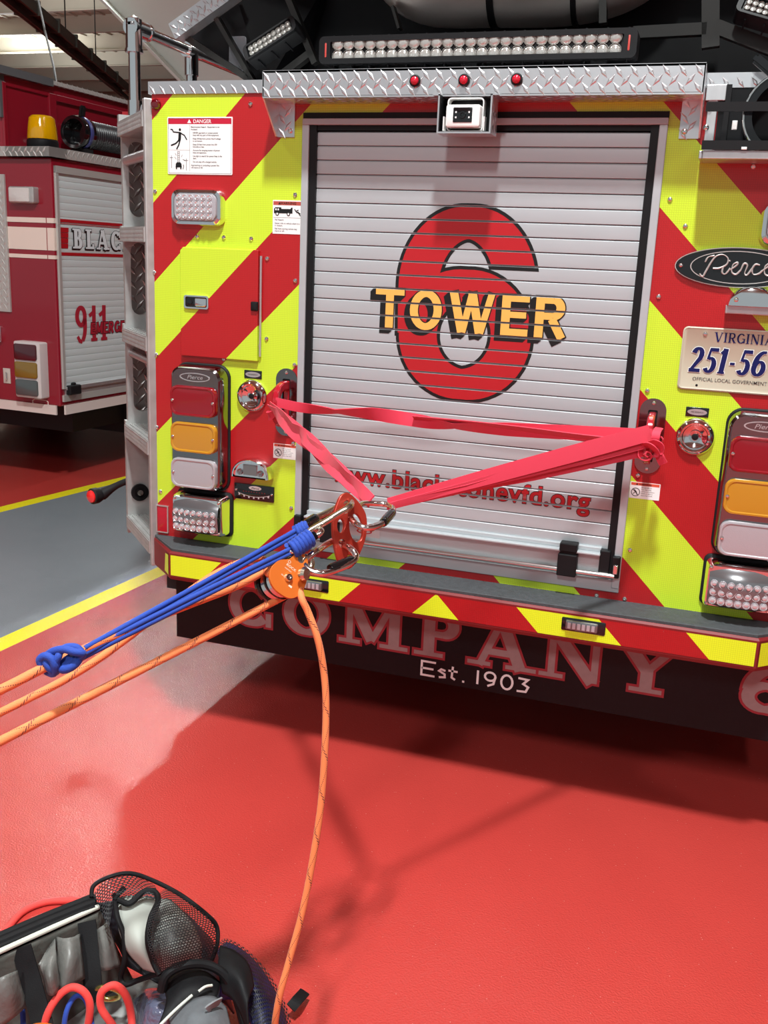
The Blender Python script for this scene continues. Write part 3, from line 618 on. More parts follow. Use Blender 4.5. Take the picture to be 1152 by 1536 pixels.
# ---- tail light clusters and the lamps below them
for s in (-1, 1):
    M = WL(s*.785, .989, -.001); n = 8
    bm = bmesh.new(); loft(bm, [(rrect(.182, .384, .04, n), 0), (rrect(.182, .384, .04, n), .005), (rrect(.176, .378, .038, n), .008)], M); cl = obj('tail_light_cluster', bm, RUB, truck)
    bm = bmesh.new(); loft(bm, [(rrect(.174, .376, .037, n), .004), (rrect(.170, .372, .036, n), .030), (rrect(.164, .366, .034, n), .046), (rrect(.152, .354, .030, n), .052)], M); obj('chrome_bezel', bm, mat('dark_chrome', (.28, .28, .29), metal=1, rough=.12), cl)
    MB_ = M @ Matrix.Translation((0, .155, .052))
    bm = bmesh.new(); frame_ring(bm, ell(.050, .013, 28), ell(.046, .0105, 28), -.001, .0015, MB_); text(bm, 'Pierce', MB_ @ Matrix.Translation((0, -.005, 0)), .012, .001, .01, 0, 1.25, .3, 'CENTER'); obj('bezel_badge', bm, ALU, cl, smooth=False)
    for k, (mt, nm) in enumerate(((LENSR, 'red lens'), (LENSA, 'amber lens'), (LENSC, 'clear lens'))):
        Mk = M @ Matrix.Translation((0, .085-.108*k, .050))
        bm = bmesh.new(); w_, h_ = .150, .094
        def bulge(w, h, r, cc=.05):
            out = []
            for x, y in rrect(w, h, r, 8): out.append((x, y*(1-.10*(2*x/w)**2)))
            return out
        loft(bm, [(bulge(w_, h_, .022), 0), (bulge(w_, h_, .022), .014), (bulge(w_-.004, h_-.004, .022), .018), (bulge(w_-.012, h_-.012, .02), .0185), (bulge(w_-.018, h_-.018, .019), .0165)], Mk, cap1=False); loft(bm, [(bulge(w_-.018, h_-.018, .019), .0165), (bulge(w_-.05, h_-.045, .016), .0172)], Mk, cap0=False)
        ln = obj('lens', bm, mt, cl, label=nm)
        for t in (-1, 1): screw(Mk @ Matrix.Translation((t*.0665, 0, .017)), ln, .0048)
    # LED turn lamp
    M = WL(s*.777, .728, -.001)
    bm = bmesh.new(); loft(bm, [(rrect(.188, .138, .018, n), 0), (rrect(.188, .138, .018, n), .007), (rrect(.180, .130, .016, n), .010)], M); o = obj('turn_lamp', bm, RUB, truck)
    bm = bmesh.new(); loft(bm, [(rrect(.176, .126, .014, n), .008), (rrect(.170, .118, .013, n), .050), (rrect(.160, .106, .012, n), .060)], M); obj('chrome_housing', bm, CHROME, o)
    bm = bmesh.new(); rows = []
    Mb = M
    N_ = 12
    for zz, yy in ((.058, .050), (.074, .030), (.080, .0), (.074, -.044), (.060, -.053)):
        rows.append([bm.verts.new(Mb @ V((-.076+.152*i/N_, yy*(1 if yy < .045 else 1), zz-.012*(2*i/N_-1)**2+.004))) for i in range(N_+1)])
    for a, b in zip(rows, rows[1:]):
        for i in range(N_): face(bm, [a[i], b[i], b[i+1], a[i+1]])
    obj('lamp_hood', bm, mat('smoky_clear', (.20, .20, .21), metal=.6, rough=.18, coat=1), o)
    fst = None
    for j in range(3):
        for i in range(7):
            x = -.062+.0205*i; c = M @ V((x, -.034+.0225*j, .0805-.011*(x/.076)**2))
            if fst is None:
                l = bmesh.new(); Mc = M.copy(); Mc.translation = c; lathe(l, [(.0102, -.003), (.0098, .003), (.0070, .001), (.005, .0045), (0, .006)], Mc, 12); fst = obj('led_lens', l, LEDM, o); fc = c
            else: copy_part(fst, o, c-fc)
    for t in ((-1, 1), (1, 1), (1, -1), (-1, -1)): screw(M @ Matrix.Translation((t[0]*.074, t[1]*.048, .060)), o, .005)
    # small speaker and its maker's label
    M = WL(s*.624, 1.097, -.001)
    bm = bmesh.new(); lathe(bm, [(.047, 0), (.048, .004), (.044, .012), (.037, .016), (.032, .013), (.030, .006), (.022, .002), (.016, .0), (.010, .004), (.006, .009), (0, .010)], M, 36); sp = obj('round_speaker', bm, CHROME, truck)
    bm = bmesh.new(); lathe(bm, [(.0088, .006), (.007, .011), (0, .0125)], M, 16); obj('speaker_cone', bm, BLK, sp)
    for a in (50, 170, 290): screw(M @ Matrix.Translation((.041*cos(radians(a)), .041*sin(radians(a)), .013)), sp, .0035)
    M = WL(s*.622, 1.160, -.001); bm = bmesh.new(); pad(bm, .056, .024, .001, 0, .002, M, ch=.0005); lb2 = obj('speaker_label', bm, BLKG, truck)
    bm = bmesh.new(); prism(bm, ell(.024, .008, 24), .002, .0026, M); obj('label_oval', bm, ALU, lb2, smooth=False)
    bm = bmesh.new(); text(bm, 'FIRE RESEARCH', M @ Matrix.Translation((0, -.0018, 0)), .0036, .0028, .01, 0, .9, 0, 'CENTER'); obj('label_print', bm, DECK, lb2, smooth=False)
    # small warning sticker: no riding
    M = WL(s*.515, .942, -.0012); bm = bmesh.new(); pad(bm, .077, .044, .001, 0, .0006, M, 0, ch=.0002); box(bm, -.036, .036, .0135, .0205, .0006, .0009, M, 1)
    frame_ring(bm, ell(.0115, .0115, 24, -.023, -.005), ell(.0098, .0098, 24, -.023, -.005), .0007, .001, M, 2); stroke(bm, [(-.031, .003), (-.015, -.013)], .0016, M, .0011, mi=2); stroke(bm, [(-.027, .002), (-.021, -.004), (-.019, -.012)], .002, M, .0010, mi=2); stroke(bm, [(-.029, -.010), (-.022, -.003)], .0016, M, .00105, mi=2)
    for k, t in enumerate(('Do not ride on', 'rear step while', 'vehicle is in motion.', 'Death or serious', 'injury may result.')): text(bm, t, M @ Matrix.Translation((-.009, .007-.0052*k, 0)), .0030, .0010, .004, 2, 1.05)
    text(bm, 'WARNING', M @ Matrix.Translation((0, .0148, 0)), .0044, .0012, .02, 2, 1.1, 0, 'CENTER'); prism(bm, [(-.024, .0148), (-.018, .0148), (-.021, .0198)], .0009, .0012, M, 2)
    obj('warning_sticker', bm, [DECW, mat('sticker_orange', (.70, .10, .05), rough=.4), DECK], truck, smooth=False)
    # tow eye and its chrome slot plate
    M = WL(s*.514, 1.088, -.001); bm = bmesh.new(); frame_ring(bm, rrect(.066, .196, .032, 8), rrect(.024, .136, .004, 8), 0, .004, M); pl_ = obj('tow_eye_plate', bm, mat('dark_chrome', (.28, .28, .29), metal=1, rough=.12), truck)
    bm = bmesh.new(); pad(bm, .026, .138, .003, -.0005, .0005, M, ch=.0002); obj('slot_recess', bm, BLK, pl_)
    for t in (-1, 1): screw(M @ Matrix.Translation((0, t*.086, .004)), pl_, .0052)
    bm = bmesh.new(); Me = fr((XC+s*.514, 0, 1.085), (0, -1, 0), (0, 0, 1))      # x out of the wall, y up, z along the wall
    outer = [(.0, .066), (.035, .066), (.060, .058), (.078, .040), (.086, .015), (.086, -.015), (.078, -.040), (.060, -.058), (.035, -.066), (.0, -.066), (-.012, -.066), (-.012, .066)]
    inner = [(.012, .040), (.034, .040), (.048, .036), (.058, .026), (.063, .010), (.063, -.010), (.058, -.026), (.048, -.036), (.034, -.040), (.012, -.040), (.005, -.036), (.005, .036)]
    frame_ring(bm, outer, inner, -.009, .009, Me); obj('tow_eye', bm, EYE, truck, bevel=.004, smooth=True)
# ---- left side extras
M = WL(-.614, .884, -.001); half = [(.062*cos(radians(a)), -.026+.058*sin(radians(a))**.9 if sin(radians(a)) > 0 else -.026) for a in range(0, 181, 12)]
bm = bmesh.new(); sc_ = lambda k, dz: ([(x*k, -.026+(y+.026)*k) for x, y in half], dz)
loft(bm, [sc_(1, 0), sc_(1, .030), sc_(.92, .038), sc_(.86, .038), sc_(.84, .030)], M); ol = obj('half_round_lamp', bm, CHROME, truck)
bm = bmesh.new()
for t in (-.033, .033): lathe(bm, [(.010, .030), (.009, .036), (.004, .034), (0, .036)], M @ Matrix.Translation((t, -.010, 0)), 14)
box(bm, -.022, .022, -.018, .014, .029, .033, M); obj('lamp_inner', bm, mat('smoky_clear', (.20, .20, .21), metal=.6, rough=.18, coat=1), ol)
M = WL(-.614, .807, -.001); bm = bmesh.new(); pad(bm, .131, .048, .002, 0, .004, M, ch=.001); gp = obj('angle_gauge', bm, BLKG, truck)
bm = bmesh.new(); pts = [(-.052+.0104*i, -.004-.009*(1-((i-5)/5)**2)) for i in range(11)]; stroke(bm, pts, .0016, M, .0045)
for i in range(7):
    x = -.048+.016*i; y = -.004-.009*(1-(x/.052)**2); box(bm, x-.0024, x+.0024, y-.006, y, .0043, .0048, M)
prism(bm, ell(.021, .0065, 22, .004, .014), .0042, .0047, M); obj('gauge_scale', bm, DECW, gp, smooth=False)
bm = bmesh.new(); text(bm, 'Pierce', M @ Matrix.Translation((.004, .011, 0)), .006, .005, .008, 0, 1.2, .3, 'CENTER'); 
for i in range(9): box(bm, -.036+.0088*i, -.033+.0088*i, .0005, .0025, .0043, .0046, M, 1)
obj('gauge_print', bm, [DECK, DECR], gp, smooth=False)
for t in (-1, 1): screw(M @ Matrix.Translation((t*.059, 0 if t > 0 else .004, .004)), gp, .004)
M = WL(-.929, .686, -.001); bm = bmesh.new(); frame_ring(bm, rrect(.042, .088, .002), rrect(.036, .082, .001), 0, .006, M); o = obj('side_reflector', bm, ALU, truck)
bm = bmesh.new(); pad(bm, .036, .082, .001, 0, .004, M, ch=.001); obj('lens', bm, mat('reflector_red', (.42, .0, .015), rough=.2, coat=.6, bump=(300, .5, .001)), o)
# ---- DANGER plate
M = WL(-.794, 1.788, -.001); bm = bmesh.new(); pad(bm, .205, .153, .003, 0, .002, M, 0, ch=.0006)
box(bm, -.099, .099, .058, .0725, .002, .0023, M, 1)
text(bm, 'DANGER', M @ Matrix.Translation((-.020, .0605, 0)), .0098, .0026, .012, 2, 1.05); prism(bm, [(-.038, .0605), (-.026, .0605), (-.032, .0705)], .0022, .0026, M, 2)
box(bm, -.0315, -.031, -.068, .056, .002, .0022, M, 3); box(bm, -.098, -.0315, -.0115, -.011, .002, .0022, M, 3); frame_ring(bm, rrect(.199, .147, .002), rrect(.1975, .1455, .002), .002, .0022, M, 3)
lines = [(0, 'Electrocution Hazard - Equipment is not'), (0, 'insulated.'), (1, 'NEVER approach or contact power'), (1, 'lines with any part of this equipment.'), (1, 'Keep 50 feet from power line if voltage'), (1, 'is not known.'), (1, 'Keep 20 feet from power line 350'), (1, 'kilovolts or less.'), (1, 'Account for swaying motion of power'), (1, 'lines and apparatus.'), (1, 'Use light to search for power lines in the'), (1, 'dark.'), (1, 'Do not step off a charged vehicle.'), (0, 'Approaching or contacting a power line'), (0, 'will injure or kill.')]
y = .0480
for k, (ind, t) in enumerate(lines):
    text(bm, t, M @ Matrix.Translation((-.027+.006*ind, y, 0)), .0043, .0022, .018, 3, .93); y -= .0062 if (k in (0, 2, 4, 6, 8, 10, 13)) else .0092
def pts_s(ps, w, cl=False): stroke(bm, ps, w, M, .0024, mi=3, closed=cl)
prism(bm, ell(.0036, .0038, 14, -.062, .043), .002, .0024, M, 3)        # the falling figure
pts_s([(-.092, .044), (-.086, .043), (-.083, .037), (-.062, .035), (-.048, .028), (-.040, .016)], .0034); pts_s([(-.062, .036), (-.063, .020), (-.064, .014)], .0085); pts_s([(-.064, .016), (-.076, .006), (-.091, .001)], .0042); pts_s([(-.062, .016), (-.066, .002), (-.073, -.009)], .0042)
pts_s([(-.090, -.026), (-.090, -.060)], .0012); pts_s([(-.042, -.034), (-.042, -.066)], .0012); pts_s([(-.095, -.032), (-.085, -.032)], .0010); pts_s([(-.050, -.039), (-.036, -.039)], .0010)
for x_ in (-.0700, -.0640): pts_s([(x_, -.014), (x_, -.046)], .0009)
for k in range(6): pts_s([(-.0700, -.016-.005*k), (-.0640, -.016-.005*k)], .0009)
prism(bm, [(-.077, -.058), (-.057, -.058), (-.058, -.048), (-.062, -.044), (-.072, -.044), (-.076, -.048)], .002, .0024, M, 3); pts_s([(-.074, -.056), (-.074, -.063)], .004); pts_s([(-.060, -.056), (-.060, -.063)], .004); pts_s([(-.052, -.050), (-.051, -.056), (-.053, -.063)], .002)
for a in ((-.080, -.030, -.074, -.036), (-.054, -.036, -.044, -.040), (-.078, -.020, -.074, -.026), (-.058, -.030, -.055, -.024)): pts_s([a[:2], a[2:]], .0010)
obj('danger_sign', bm, [DECW, mat('sign_crimson', (.50, .012, .04), rough=.3), DECW, DECK], truck, smooth=False)
# ---- fall-hazard sticker
M = WL(-.522, 1.603, -.0012); bm = bmesh.new(); pad(bm, .088, .090, .001, 0, .0008, M, 0, ch=.0003); box(bm, -.042, .042, .032, .042, .0008, .0011, M, 1)
text(bm, 'WARNING', M @ Matrix.Translation((.003, .0340, 0)), .0066, .0013, .02, 2, 1.1, 0, 'CENTER'); prism(bm, [(-.027, .034), (-.020, .034), (-.0235, .0405)], .0011, .0014, M, 2); box(bm, -.042, .042, -.0015, -.0010, .0008, .0011, M, 2)
prism(bm, [(-.040, .010), (-.040, .022), (-.036, .026), (-.018, .026), (-.018, .022), (.010, .022), (.012, .026), (.016, .026), (.016, .010)], .0008, .0011, M, 2)
for x_ in (-.030, .004): prism(bm, ell(.0052, .0052, 16, x_, .0085), .0011, .0014, M, 2); prism(bm, ell(.0028, .0028, 16, x_, .0085), .0014, .0016, M, 0)
for x_ in (-.034, -.027): box(bm, x_-.002, x_+.002, .018, .023, .0011, .0013, M, 0)
for a in ((.022, .022, .030, .012), (.030, .014, .040, .010), (.026, .016, .034, .020), (.032, .016, .040, .004)): stroke(bm, [a[:2], a[2:]], .0026, M, .0012, mi=2)
for k, (y, t) in enumerate(((-.009, 'Fall Hazard.'), (-.0185, 'Never ride on vehicle when it is'), (-.0245, 'in motion.'), (-.033, 'Fall from moving vehicle may'), (-.039, 'injure or kill.'))): text(bm, t, M @ Matrix.Translation((-.037, y, 0)), .0042, .0012, .008, 2, 1)
obj('fall_hazard_sticker', bm, [DECW, mat('sticker_brick', (.45, .08, .06), rough=.4), DECK], truck, smooth=False)
# ---- right side: script badge, licence plate and its lamp
M = WL(.676, 1.518, -.001); bm = bmesh.new(); loft(bm, [(ell(.148, .047, 44), 0), (ell(.148, .047, 44), .007), (ell(.145, .044, 44), .010)], M); bd = obj('oval_badge', bm, BLKG, truck)
bm = bmesh.new(); frame_ring(bm, ell(.112, .039, 44), ell(.1095, .037, 44), .009, .0113, M); frame_ring(bm, ell(.1485, .0475, 44), ell(.1455, .0445, 44), .0055, .0085, M)
def cu(ps, w=.0023):
    P_ = [(p.x, p.y) for p in catmull([V((a, b, 0)) for a, b in ps], 5)]; n_ = len(P_); tube(bm, [M @ V((a, b, .0118)) for a, b in P_], [w*(.5+.6*abs(sin(pi*i/(n_-1)*1.5+.4))) for i in range(n_)], 8)
cu([(-.088, -.018), (-.080, -.024), (-.074, -.012), (-.062, .014), (-.052, .026), (-.038, .029), (-.026, .020), (-.028, .006), (-.044, -.003), (-.058, -.004)]); cu([(-.078, .010), (-.072, .022), (-.058, .026)], .002)
cu([(-.034, .004), (-.036, -.012), (-.028, -.016), (-.018, -.002)]); cu([(-.022, .014), (-.0205, .017)], .0025); cu([(-.018, -.006), (-.004, .006), (-.004, .012), (-.013, .006), (-.014, -.010), (-.004, -.016), (.006, -.006)])
cu([(.006, -.006), (.012, .010), (.020, .006), (.016, -.012), (.022, -.016), (.032, .0)]); cu([(.048, .008), (.038, .009), (.032, -.002), (.036, -.014), (.048, -.012), (.056, -.004)]); cu([(.056, -.004), (.068, .006), (.068, .012), (.060, .004), (.062, -.012), (.074, -.015), (.088, -.002)])
obj('badge_script', bm, mat('script_silver', (.55, .52, .50), metal=.5, rough=.35), bd); screw(M @ Matrix.Translation((-.134, 0, .010)), bd, .005); screw(M @ Matrix.Translation((.134, 0, .010)), bd, .005)
M = WL(.7185, 1.294, -.004); bm = bmesh.new(); w_, h_ = .306, .156
loft(bm, [(rrect(w_, h_, .012), 0), (rrect(w_, h_, .012), .002), (rrect(w_-.006, h_-.006, .010), .0035), (rrect(w_-.011, h_-.011, .008), .002)], M); lp = obj('licence_plate', bm, PLATE, truck)
GP = glyphs(T=.19, N=.10, S=.06, sl=.06); bm = bmesh.new()
MM = M @ Matrix.Translation((-.131, -.033, 0)); H = .062
for o_, z_, mi in ((.0016, .0030, 1), (0, .0042, 0)): word(bm, '251-56', GP, MM, H, .74, .13, z_, o_, mi, shear=.16)
GV = glyphs(T=.17, N=.08, S=.05, sl=.08); word(bm, 'VIRGINIA', GV, M @ Matrix.Translation((-.077, .044, 0)), .0235, 1.0, .10, .0030, 0, 0)
textfit(bm, 'OFFICIAL LOCAL GOVERNMENT USE ONLY', M @ Matrix.Translation((-.118, -.054, 0)), .236, .0088, z=.003, off=.002, mi=2)
obj('plate_lettering', bm, [NAVY, WHITE, mat('plate_dark_print', (.06, .05, .05), rough=.5)], lp, smooth=False)
screw(M @ Matrix.Translation((-.100, .062, .002)), lp, .0055); bm = bmesh.new(); lathe(bm, [(.003, .0026), (0, .0027)], M @ Matrix.Translation((-.106, -.066, 0)), 12); obj('plate_hole', bm, BLK, lp)
M = WL(.718, 1.425, -.002); bm = bmesh.new(); half = [(.058*cos(radians(a)), .004+.046*sin(radians(a))) for a in range(0, 181, 10)]
sc2 = lambda k, dz: ([(x*k, .004+(y-.004)*k) for x, y in half], dz); loft(bm, [sc2(1, 0), sc2(1, .032), sc2(.93, .044), sc2(.85, .046)], M); plm = obj('plate_lamp', bm, CHROME, truck)
bm = bmesh.new(); box(bm, -.060, .060, -.016, .004, 0, .030, M); obj('lamp_base', bm, ALU, plm, bevel=.002)
screw(M @ Matrix.Translation((-.038, .018, .0455)), plm, .0055)
# ---- corner ladder, set at forty-five degrees
A = V((-1.62, 0, 0)); D = V((-.7071, .7071, 0)); E_ = V((.7071, .7071, 0))
def LF(l, e, z): return A + D*l + E_*e + V((0, 0, z))
def lbox(bm, l0, l1, e0, e1, z0, z1, mi=0):
    M = Matrix((D, E_, V((0,0,1)))).transposed().to_4x4(); M.translation = A; box(bm, l0, l1, e0, e1, z0, z1, M, mi)
def stile(l0, l1, za, zb):
    bm = bmesh.new(); M = Matrix((E_, V((0,0,1)), -D)).transposed().to_4x4()      # x depth, y up, z towards the body
    M = Matrix((E_, V((0,0,1)), E_.cross(V((0,0,1))))).transposed().to_4x4(); M.translation = A + D*((l0+l1)/2)
    t = (l1-l0)/2; holes = [(.770-.0, .105)] if 0 else [(1.715, .125), (1.405, .125), (1.085, .125)]
    zs = [za] + [v for c, h in sorted(holes) for v in (c-h/1-.02, c+h/1+.02)] + [zb]
    # ring blocks with stadium holes, joined by plain blocks
    for k in range(0, len(zs), 2): box(bm, -.012, .100, zs[k], zs[k+1], -t, t, M)
    for c, h in holes:
        hh = h+.02; n = 6; w_ = .060; out = []; 
        inn = rrect(w_, 2*h*.92, w_/2, n, .046, c); out = []
        for x, y in inn:
            dx, dy = x-.044, y-c; k = min((.056)/max(abs(dx), 1e-6), hh/max(abs(dy), 1e-6)); out.append((.044+dx*k, c+dy*k))
        # square the corners
        frame_ring(bm, out, inn, -t, t, M)
    return bm
rl = obj('corner_ladder', stile(.330, .350, .548, 1.905), ALUL, truck, smooth=False)
bm = bmesh.new(); lbox(bm, -.012, .010, -.012, .10, .530, 1.915); obj('ladder_stile', bm, ALUL, rl, smooth=False, bevel=.004)
for k in range(5):
    z = .612+.3178*k; bm = bmesh.new(); lbox(bm, .0, .335, -.016, .075, z-.044, z-.004)
    for q in range(6): lbox(bm, .0, .335, -.014+.0145*q, -.008+.0145*q, z-.004, z)
    lozenges(bm, fr(LF(.168, -.016, z-.024), -D, (0,0,1)), .33, .034, .012, 0, .001)
    obj('ladder_step', bm, ALUL, rl, smooth=False)
for z in (1.77, 1.165): bm = bmesh.new(); tube(bm, [LF(.33, .012, z), LF(.0, .012, z)], .016 if z > 1.5 else .011, 12); obj('ladder_grab_bar', bm, ALU, rl)
bm = bmesh.new(); lbox(bm, -.02, .36, .100, .108, .60, 1.90); lozenges(bm, fr(LF(.17, .099, 1.25), -D, (0,0,1)), .34, 1.28, .045, 0, .003)
lbox(bm, .395, .403, .014, .14, .60, 1.90); lozenges(bm, fr(LF(.394, .078, 1.25), E_, (0,0,1)), .11, 1.28, .045, 0, .003)
obj('ladder_backing', bm, mat('weathered_tread_plate', (.36, .34, .33), metal=.85, rough=.38), rl, smooth=False)
bm = bmesh.new(); Mq = fr(LF(.325, .03, .690), D*-1 if 0 else E_, (0,0,1)); lathe(bm, [(.030, -.01), (.030, .004), (.018, .006), (.018, .002), (0, .002)], Mq, 20); o = obj('ladder_pivot', bm, BLKM, rl)
bm = bmesh.new(); lathe(bm, [(.012, .002), (.010, .009), (0, .010)], Mq, 12); obj('pivot_bolt', bm, STEEL, o)
# chrome handrail running forward above the ladder
bm = bmesh.new(); P1 = V((-1.83, .27, 1.90)); 
tube(bm, [P1, P1+V((0, 0, .262))], .0185, 16); tube(bm, [V((-1.83, .625, 1.95)), V((-1.83, .625, 2.155))], .0185, 16); tube(bm, [V((-1.83, .27, 2.162)), V((-1.83, 3.6, 2.162))], .0175, 16)
tube(bm, [V((-1.83, 1.6, 1.95)), V((-1.83, 1.6, 2.155))], .0185, 16)
hr = obj('handrail', bm, CHROME, truck)
for p, q, r_ in ((P1+V((0,0,.0)), P1+V((0,0,.05)), .023), (V((-1.83, .27, 2.10)), V((-1.83, .27, 2.185)), .0255), (V((-1.83, .250, 2.162)), V((-1.83, .335, 2.162)), .0255), (V((-1.83, .625, 2.085)), V((-1.83, .625, 2.165)), .0235), (V((-1.83, .585, 2.162)), V((-1.83, .665, 2.162)), .0235), (V((-1.83, .27, 2.09)), V((-1.83, .27, 2.10)), .028), (V((-1.83, .335, 2.162)), V((-1.83, .345, 2.162)), .028)): bm = bmesh.new(); tube(bm, [p, q], r_, 18); obj('rail_fitting', bm, CHROME, hr)
bm = bmesh.new(); lathe(bm, [(0, -.026), (.016, -.02), (.0255, -.004), (.0255, .004), (.016, .02), (0, .027)], Matrix.Translation((-1.83, .27, 2.17)), 18)
obj('rail_fitting', bm, CHROME, hr)
# rubber-arm marker lamp low on the left
Pm = at(141, 744, Y=.35); Pq = at(196, 712, Y=.35)+V((.03, .10, .0)); bm = bmesh.new()
tube(bm, catmull([Pm+V((.012, .03, .0)), Pm.lerp(Pq, .35)+V((0, .02, .004)), Pm.lerp(Pq, .7), Pq], 5), [.022, .020, .017, .015, .013, .012, .012, .012, .012, .012, .013, .013, .014, .014, .015, .016], 12)
Ml = fr(Pm, (cos(.5), sin(.5)*-.6, 0), (0, 0, 1)); lathe(bm, [(0, -.035), (.022, -.03), (.029, -.012), (.029, .008), (.024, .012)], Ml, 24); ma = obj('rubber_marker_arm', bm, RUB, truck)
bm = bmesh.new(); lathe(bm, [(.0235, .008), (.022, .016), (.012, .020), (0, .021)], Ml, 24); obj('lens', bm, HOTRED, ma, label='bright red round lens')
# ---- dark tower structure overhead
bm = bmesh.new()
def poly3(bm, ps, thick, mi=0):
    ps = [V(p) for p in ps]; t = V(thick); a = [bm.verts.new(p) for p in ps]; b = [bm.verts.new(p+t) for p in ps]; n = len(ps)
    face(bm, a, mi); face(bm, b[::-1], mi)
    for i in range(n): face(bm, [a[i], b[i], b[(i+1) % n], a[(i+1) % n]], mi)
def bar(bm, p, q, w, t, mi=0, up=(0, -1, 0)):
    p = V(p); q = V(q); T = (q-p).normalized(); a = T.cross(V(up)).normalized(); M = fr(p, T, a); box(bm, 0, (q-p).length, -w/2, w/2, -t/2, t/2, M, mi)
Y1 = .62
poly3(bm, [(-1.375, Y1, 1.93), (1.0, Y1, 1.93), (1.0, Y1, 3.0), (-1.55, Y1, 3.0), (-1.55, Y1, 2.25)], (0, .05, 0))
poly3(bm, [at(275, 54, Y=.42), at(398, 132, Y=.42), at(440, 132, Y=.55), at(480, -10, Y=.55), at(352, -12, Y=.42)], (0, .06, 0))
bx(-.9, 1.6, .1, .62, 2.46, 2.52, bm); bx(-.9, 1.6, .66, 5.0, 1.95, 2.9, bm)
tw = obj('tower_platform', bm, BLKM, truck, smooth=False)
bm = bmesh.new(); a_, b_ = at(264, 50, Y=.33), at(352, -14, Y=.33); bar(bm, a_, b_, .050, .05); T = (b_-a_).normalized(); lozenges(bm, fr((a_+b_)/2+V((0, -.026, 0)), T, (0,0,1)), (b_-a_).length-.01, .046, .026, 0, .003)
obj('platform_tread_edge', bm, TREAD, tw, smooth=False)
STR = mat('grey_black_metal', (.035, .034, .032), metal=.5, rough=.4)
for p, q, w_ in (((318, 14), (384, 128), .014), ((432, -6), (474, 96), .018), ((388, 140), (470, 78), .02), ((274, 52), (396, 134), .018), ((950, 50), (1060, 44), .03), ((1066, -10), (1066, 72), .045), ((1072, 40), (1180, 82), .035), ((905, -10), (905, 36), .02), ((590, 10), (600, 44), .008)): bm = bmesh.new(); bar(bm, at(*p, Y=.36), at(*q, Y=.36), w_, .03); obj('platform_strut', bm, STR, tw, smooth=False)
bm = bmesh.new(); zc, yc = 2.262, .42
pp = catmull([(-1.06, yc+.10, 2.50), (-1.03, yc, 2.36), (-.93, yc, 2.275), (-.72, yc, zc), (-.5, yc, zc), (-.36, yc, 2.30), (-.28, yc+.05, 2.40)], 6); tube(bm, pp, .098, 22)
pip = obj('stainless_waterway_pipe', bm, mat('dull_stainless', (.62, .58, .54), metal=.8, rough=.38, noise=(12, .3, (.3, 1, 1))), tw)
bm = bmesh.new(); tube(bm, [(-.735, yc, zc), (-.715, yc, zc)], .103, 22); tube(bm, [(-.50, yc, zc), (-.485, yc, zc)], .104, 22); obj('pipe_clamp', bm, BLKM, tw)
# two angled LED bars
a_, b_ = at(374, 80, Y=.30), at(438, 38, Y=.30); T = (b_-a_).normalized(); light_bar('angled_light_bar', fr((a_+b_)/2, T, (0, .35, 1)), (b_-a_).length+.030, .052, 9, 2, tw, .026, .012)
a_, b_ = at(1116, 6, Y=.26), at(1200, 30, Y=.26); T = (b_-a_).normalized(); light_bar('angled_light_bar', fr((a_+b_)/2, T, (0, .35, 1)), (b_-a_).length+.030, .052, 9, 2, tw, .026, .012)
l = bmesh.new(); pad(l, .06, .10, .01, -.004, .0, fr(at(356, 80, Y=.40))); obj('glass_panel', l, mat('grey_glass', (.22, .23, .25), rough=.1, coat=.6), tw)
# ---- hose rack at the top right corner
bm = bmesh.new(); bx(.566, .95, -.10, -.002, 1.757, 1.762, bm); bx(.566, .95, -.104, -.100, 1.757, 1.776, bm); bx(.558, .566, -.10, -.0, 1.757, 1.775, bm)
bx(.562, .584, -.012, -.002, 1.77, 1.905, bm); bx(.555, .60, -.02, .0, 1.895, 1.93, bm)
rb = bmesh.new(); bx(.586, .946, -.004, .0, 1.762, 1.925, rb)
rk = obj('hose_rack', bm, ALU, truck, smooth=False, bevel=.0015)
bm = bmesh.new()
for z in (1.786, 1.868): bx(.562, .95, -.112, -.107, z-.010, z+.010, bm); 
bx(.60, .612, -.02, -.01, 1.76, 1.93, bm)
obj('rack_backing', rb, BLKM, rk, smooth=False)
obj('retaining_strap', bm, BLK, rk, smooth=False)
bm = bmesh.new(); pad(bm, .012, .006, .001, 0, .004, WL(.655, 1.779, -.112)); pad(bm, .012, .02, .001, 0, .004, WL(.628, 1.835, -.06)); obj('strap_buckle', bm, WHITE, rk)
for p in (at(1064, 162, Y=-.013), at(1059, 191, Y=-.013), at(1053, 231, Y=-.013)): screw(fr(p), rk, .007)
# suction hose coupling resting in the rack
cpl = V((XC+.735, -.02, 1.856))
Mh = fr(cpl, (1, 0, 0), (0, 0, 1)); bm = bmesh.new()
lathe(bm, [(.072, .06), (.088, .06), (.094, .052), (.094, .03), (.088, .026), (.088, -.02), (.080, -.03)], Mh, 40); lathe(bm, [(.072, .06), (.070, -.02), (.05, -.03), (0, -.03)], Mh, 40)
for z_ in (.0, .01): lathe(bm, [(.0905, z_), (.0905, z_+.004)], Mh, 40)
hs = obj('suction_hose', bm, BLKG, None, cat='hose', label='black hard suction hose end strapped in the rack at upper right')
bm = bmesh.new(); box(bm, -.145, -.075, .040, .062, .0, .02, Mh @ Matrix.Rotation(radians(-38), 4, 'Z')); bmesh.ops.bevel(bm, geom=bm.edges[:], offset=.006, segments=2, affect='EDGES')
bmesh.ops.translate(bm, verts=bm.verts, vec=(0, 0, 0)); o = obj('coupling_lug', bm, BLKG, hs)
bm = bmesh.new(); lathe(bm, [(.0885, .061), (.0925, .0605), (.0915, .063), (.0885, .063)], Mh, 40); obj('coupling_rim', bm, STEEL, hs)
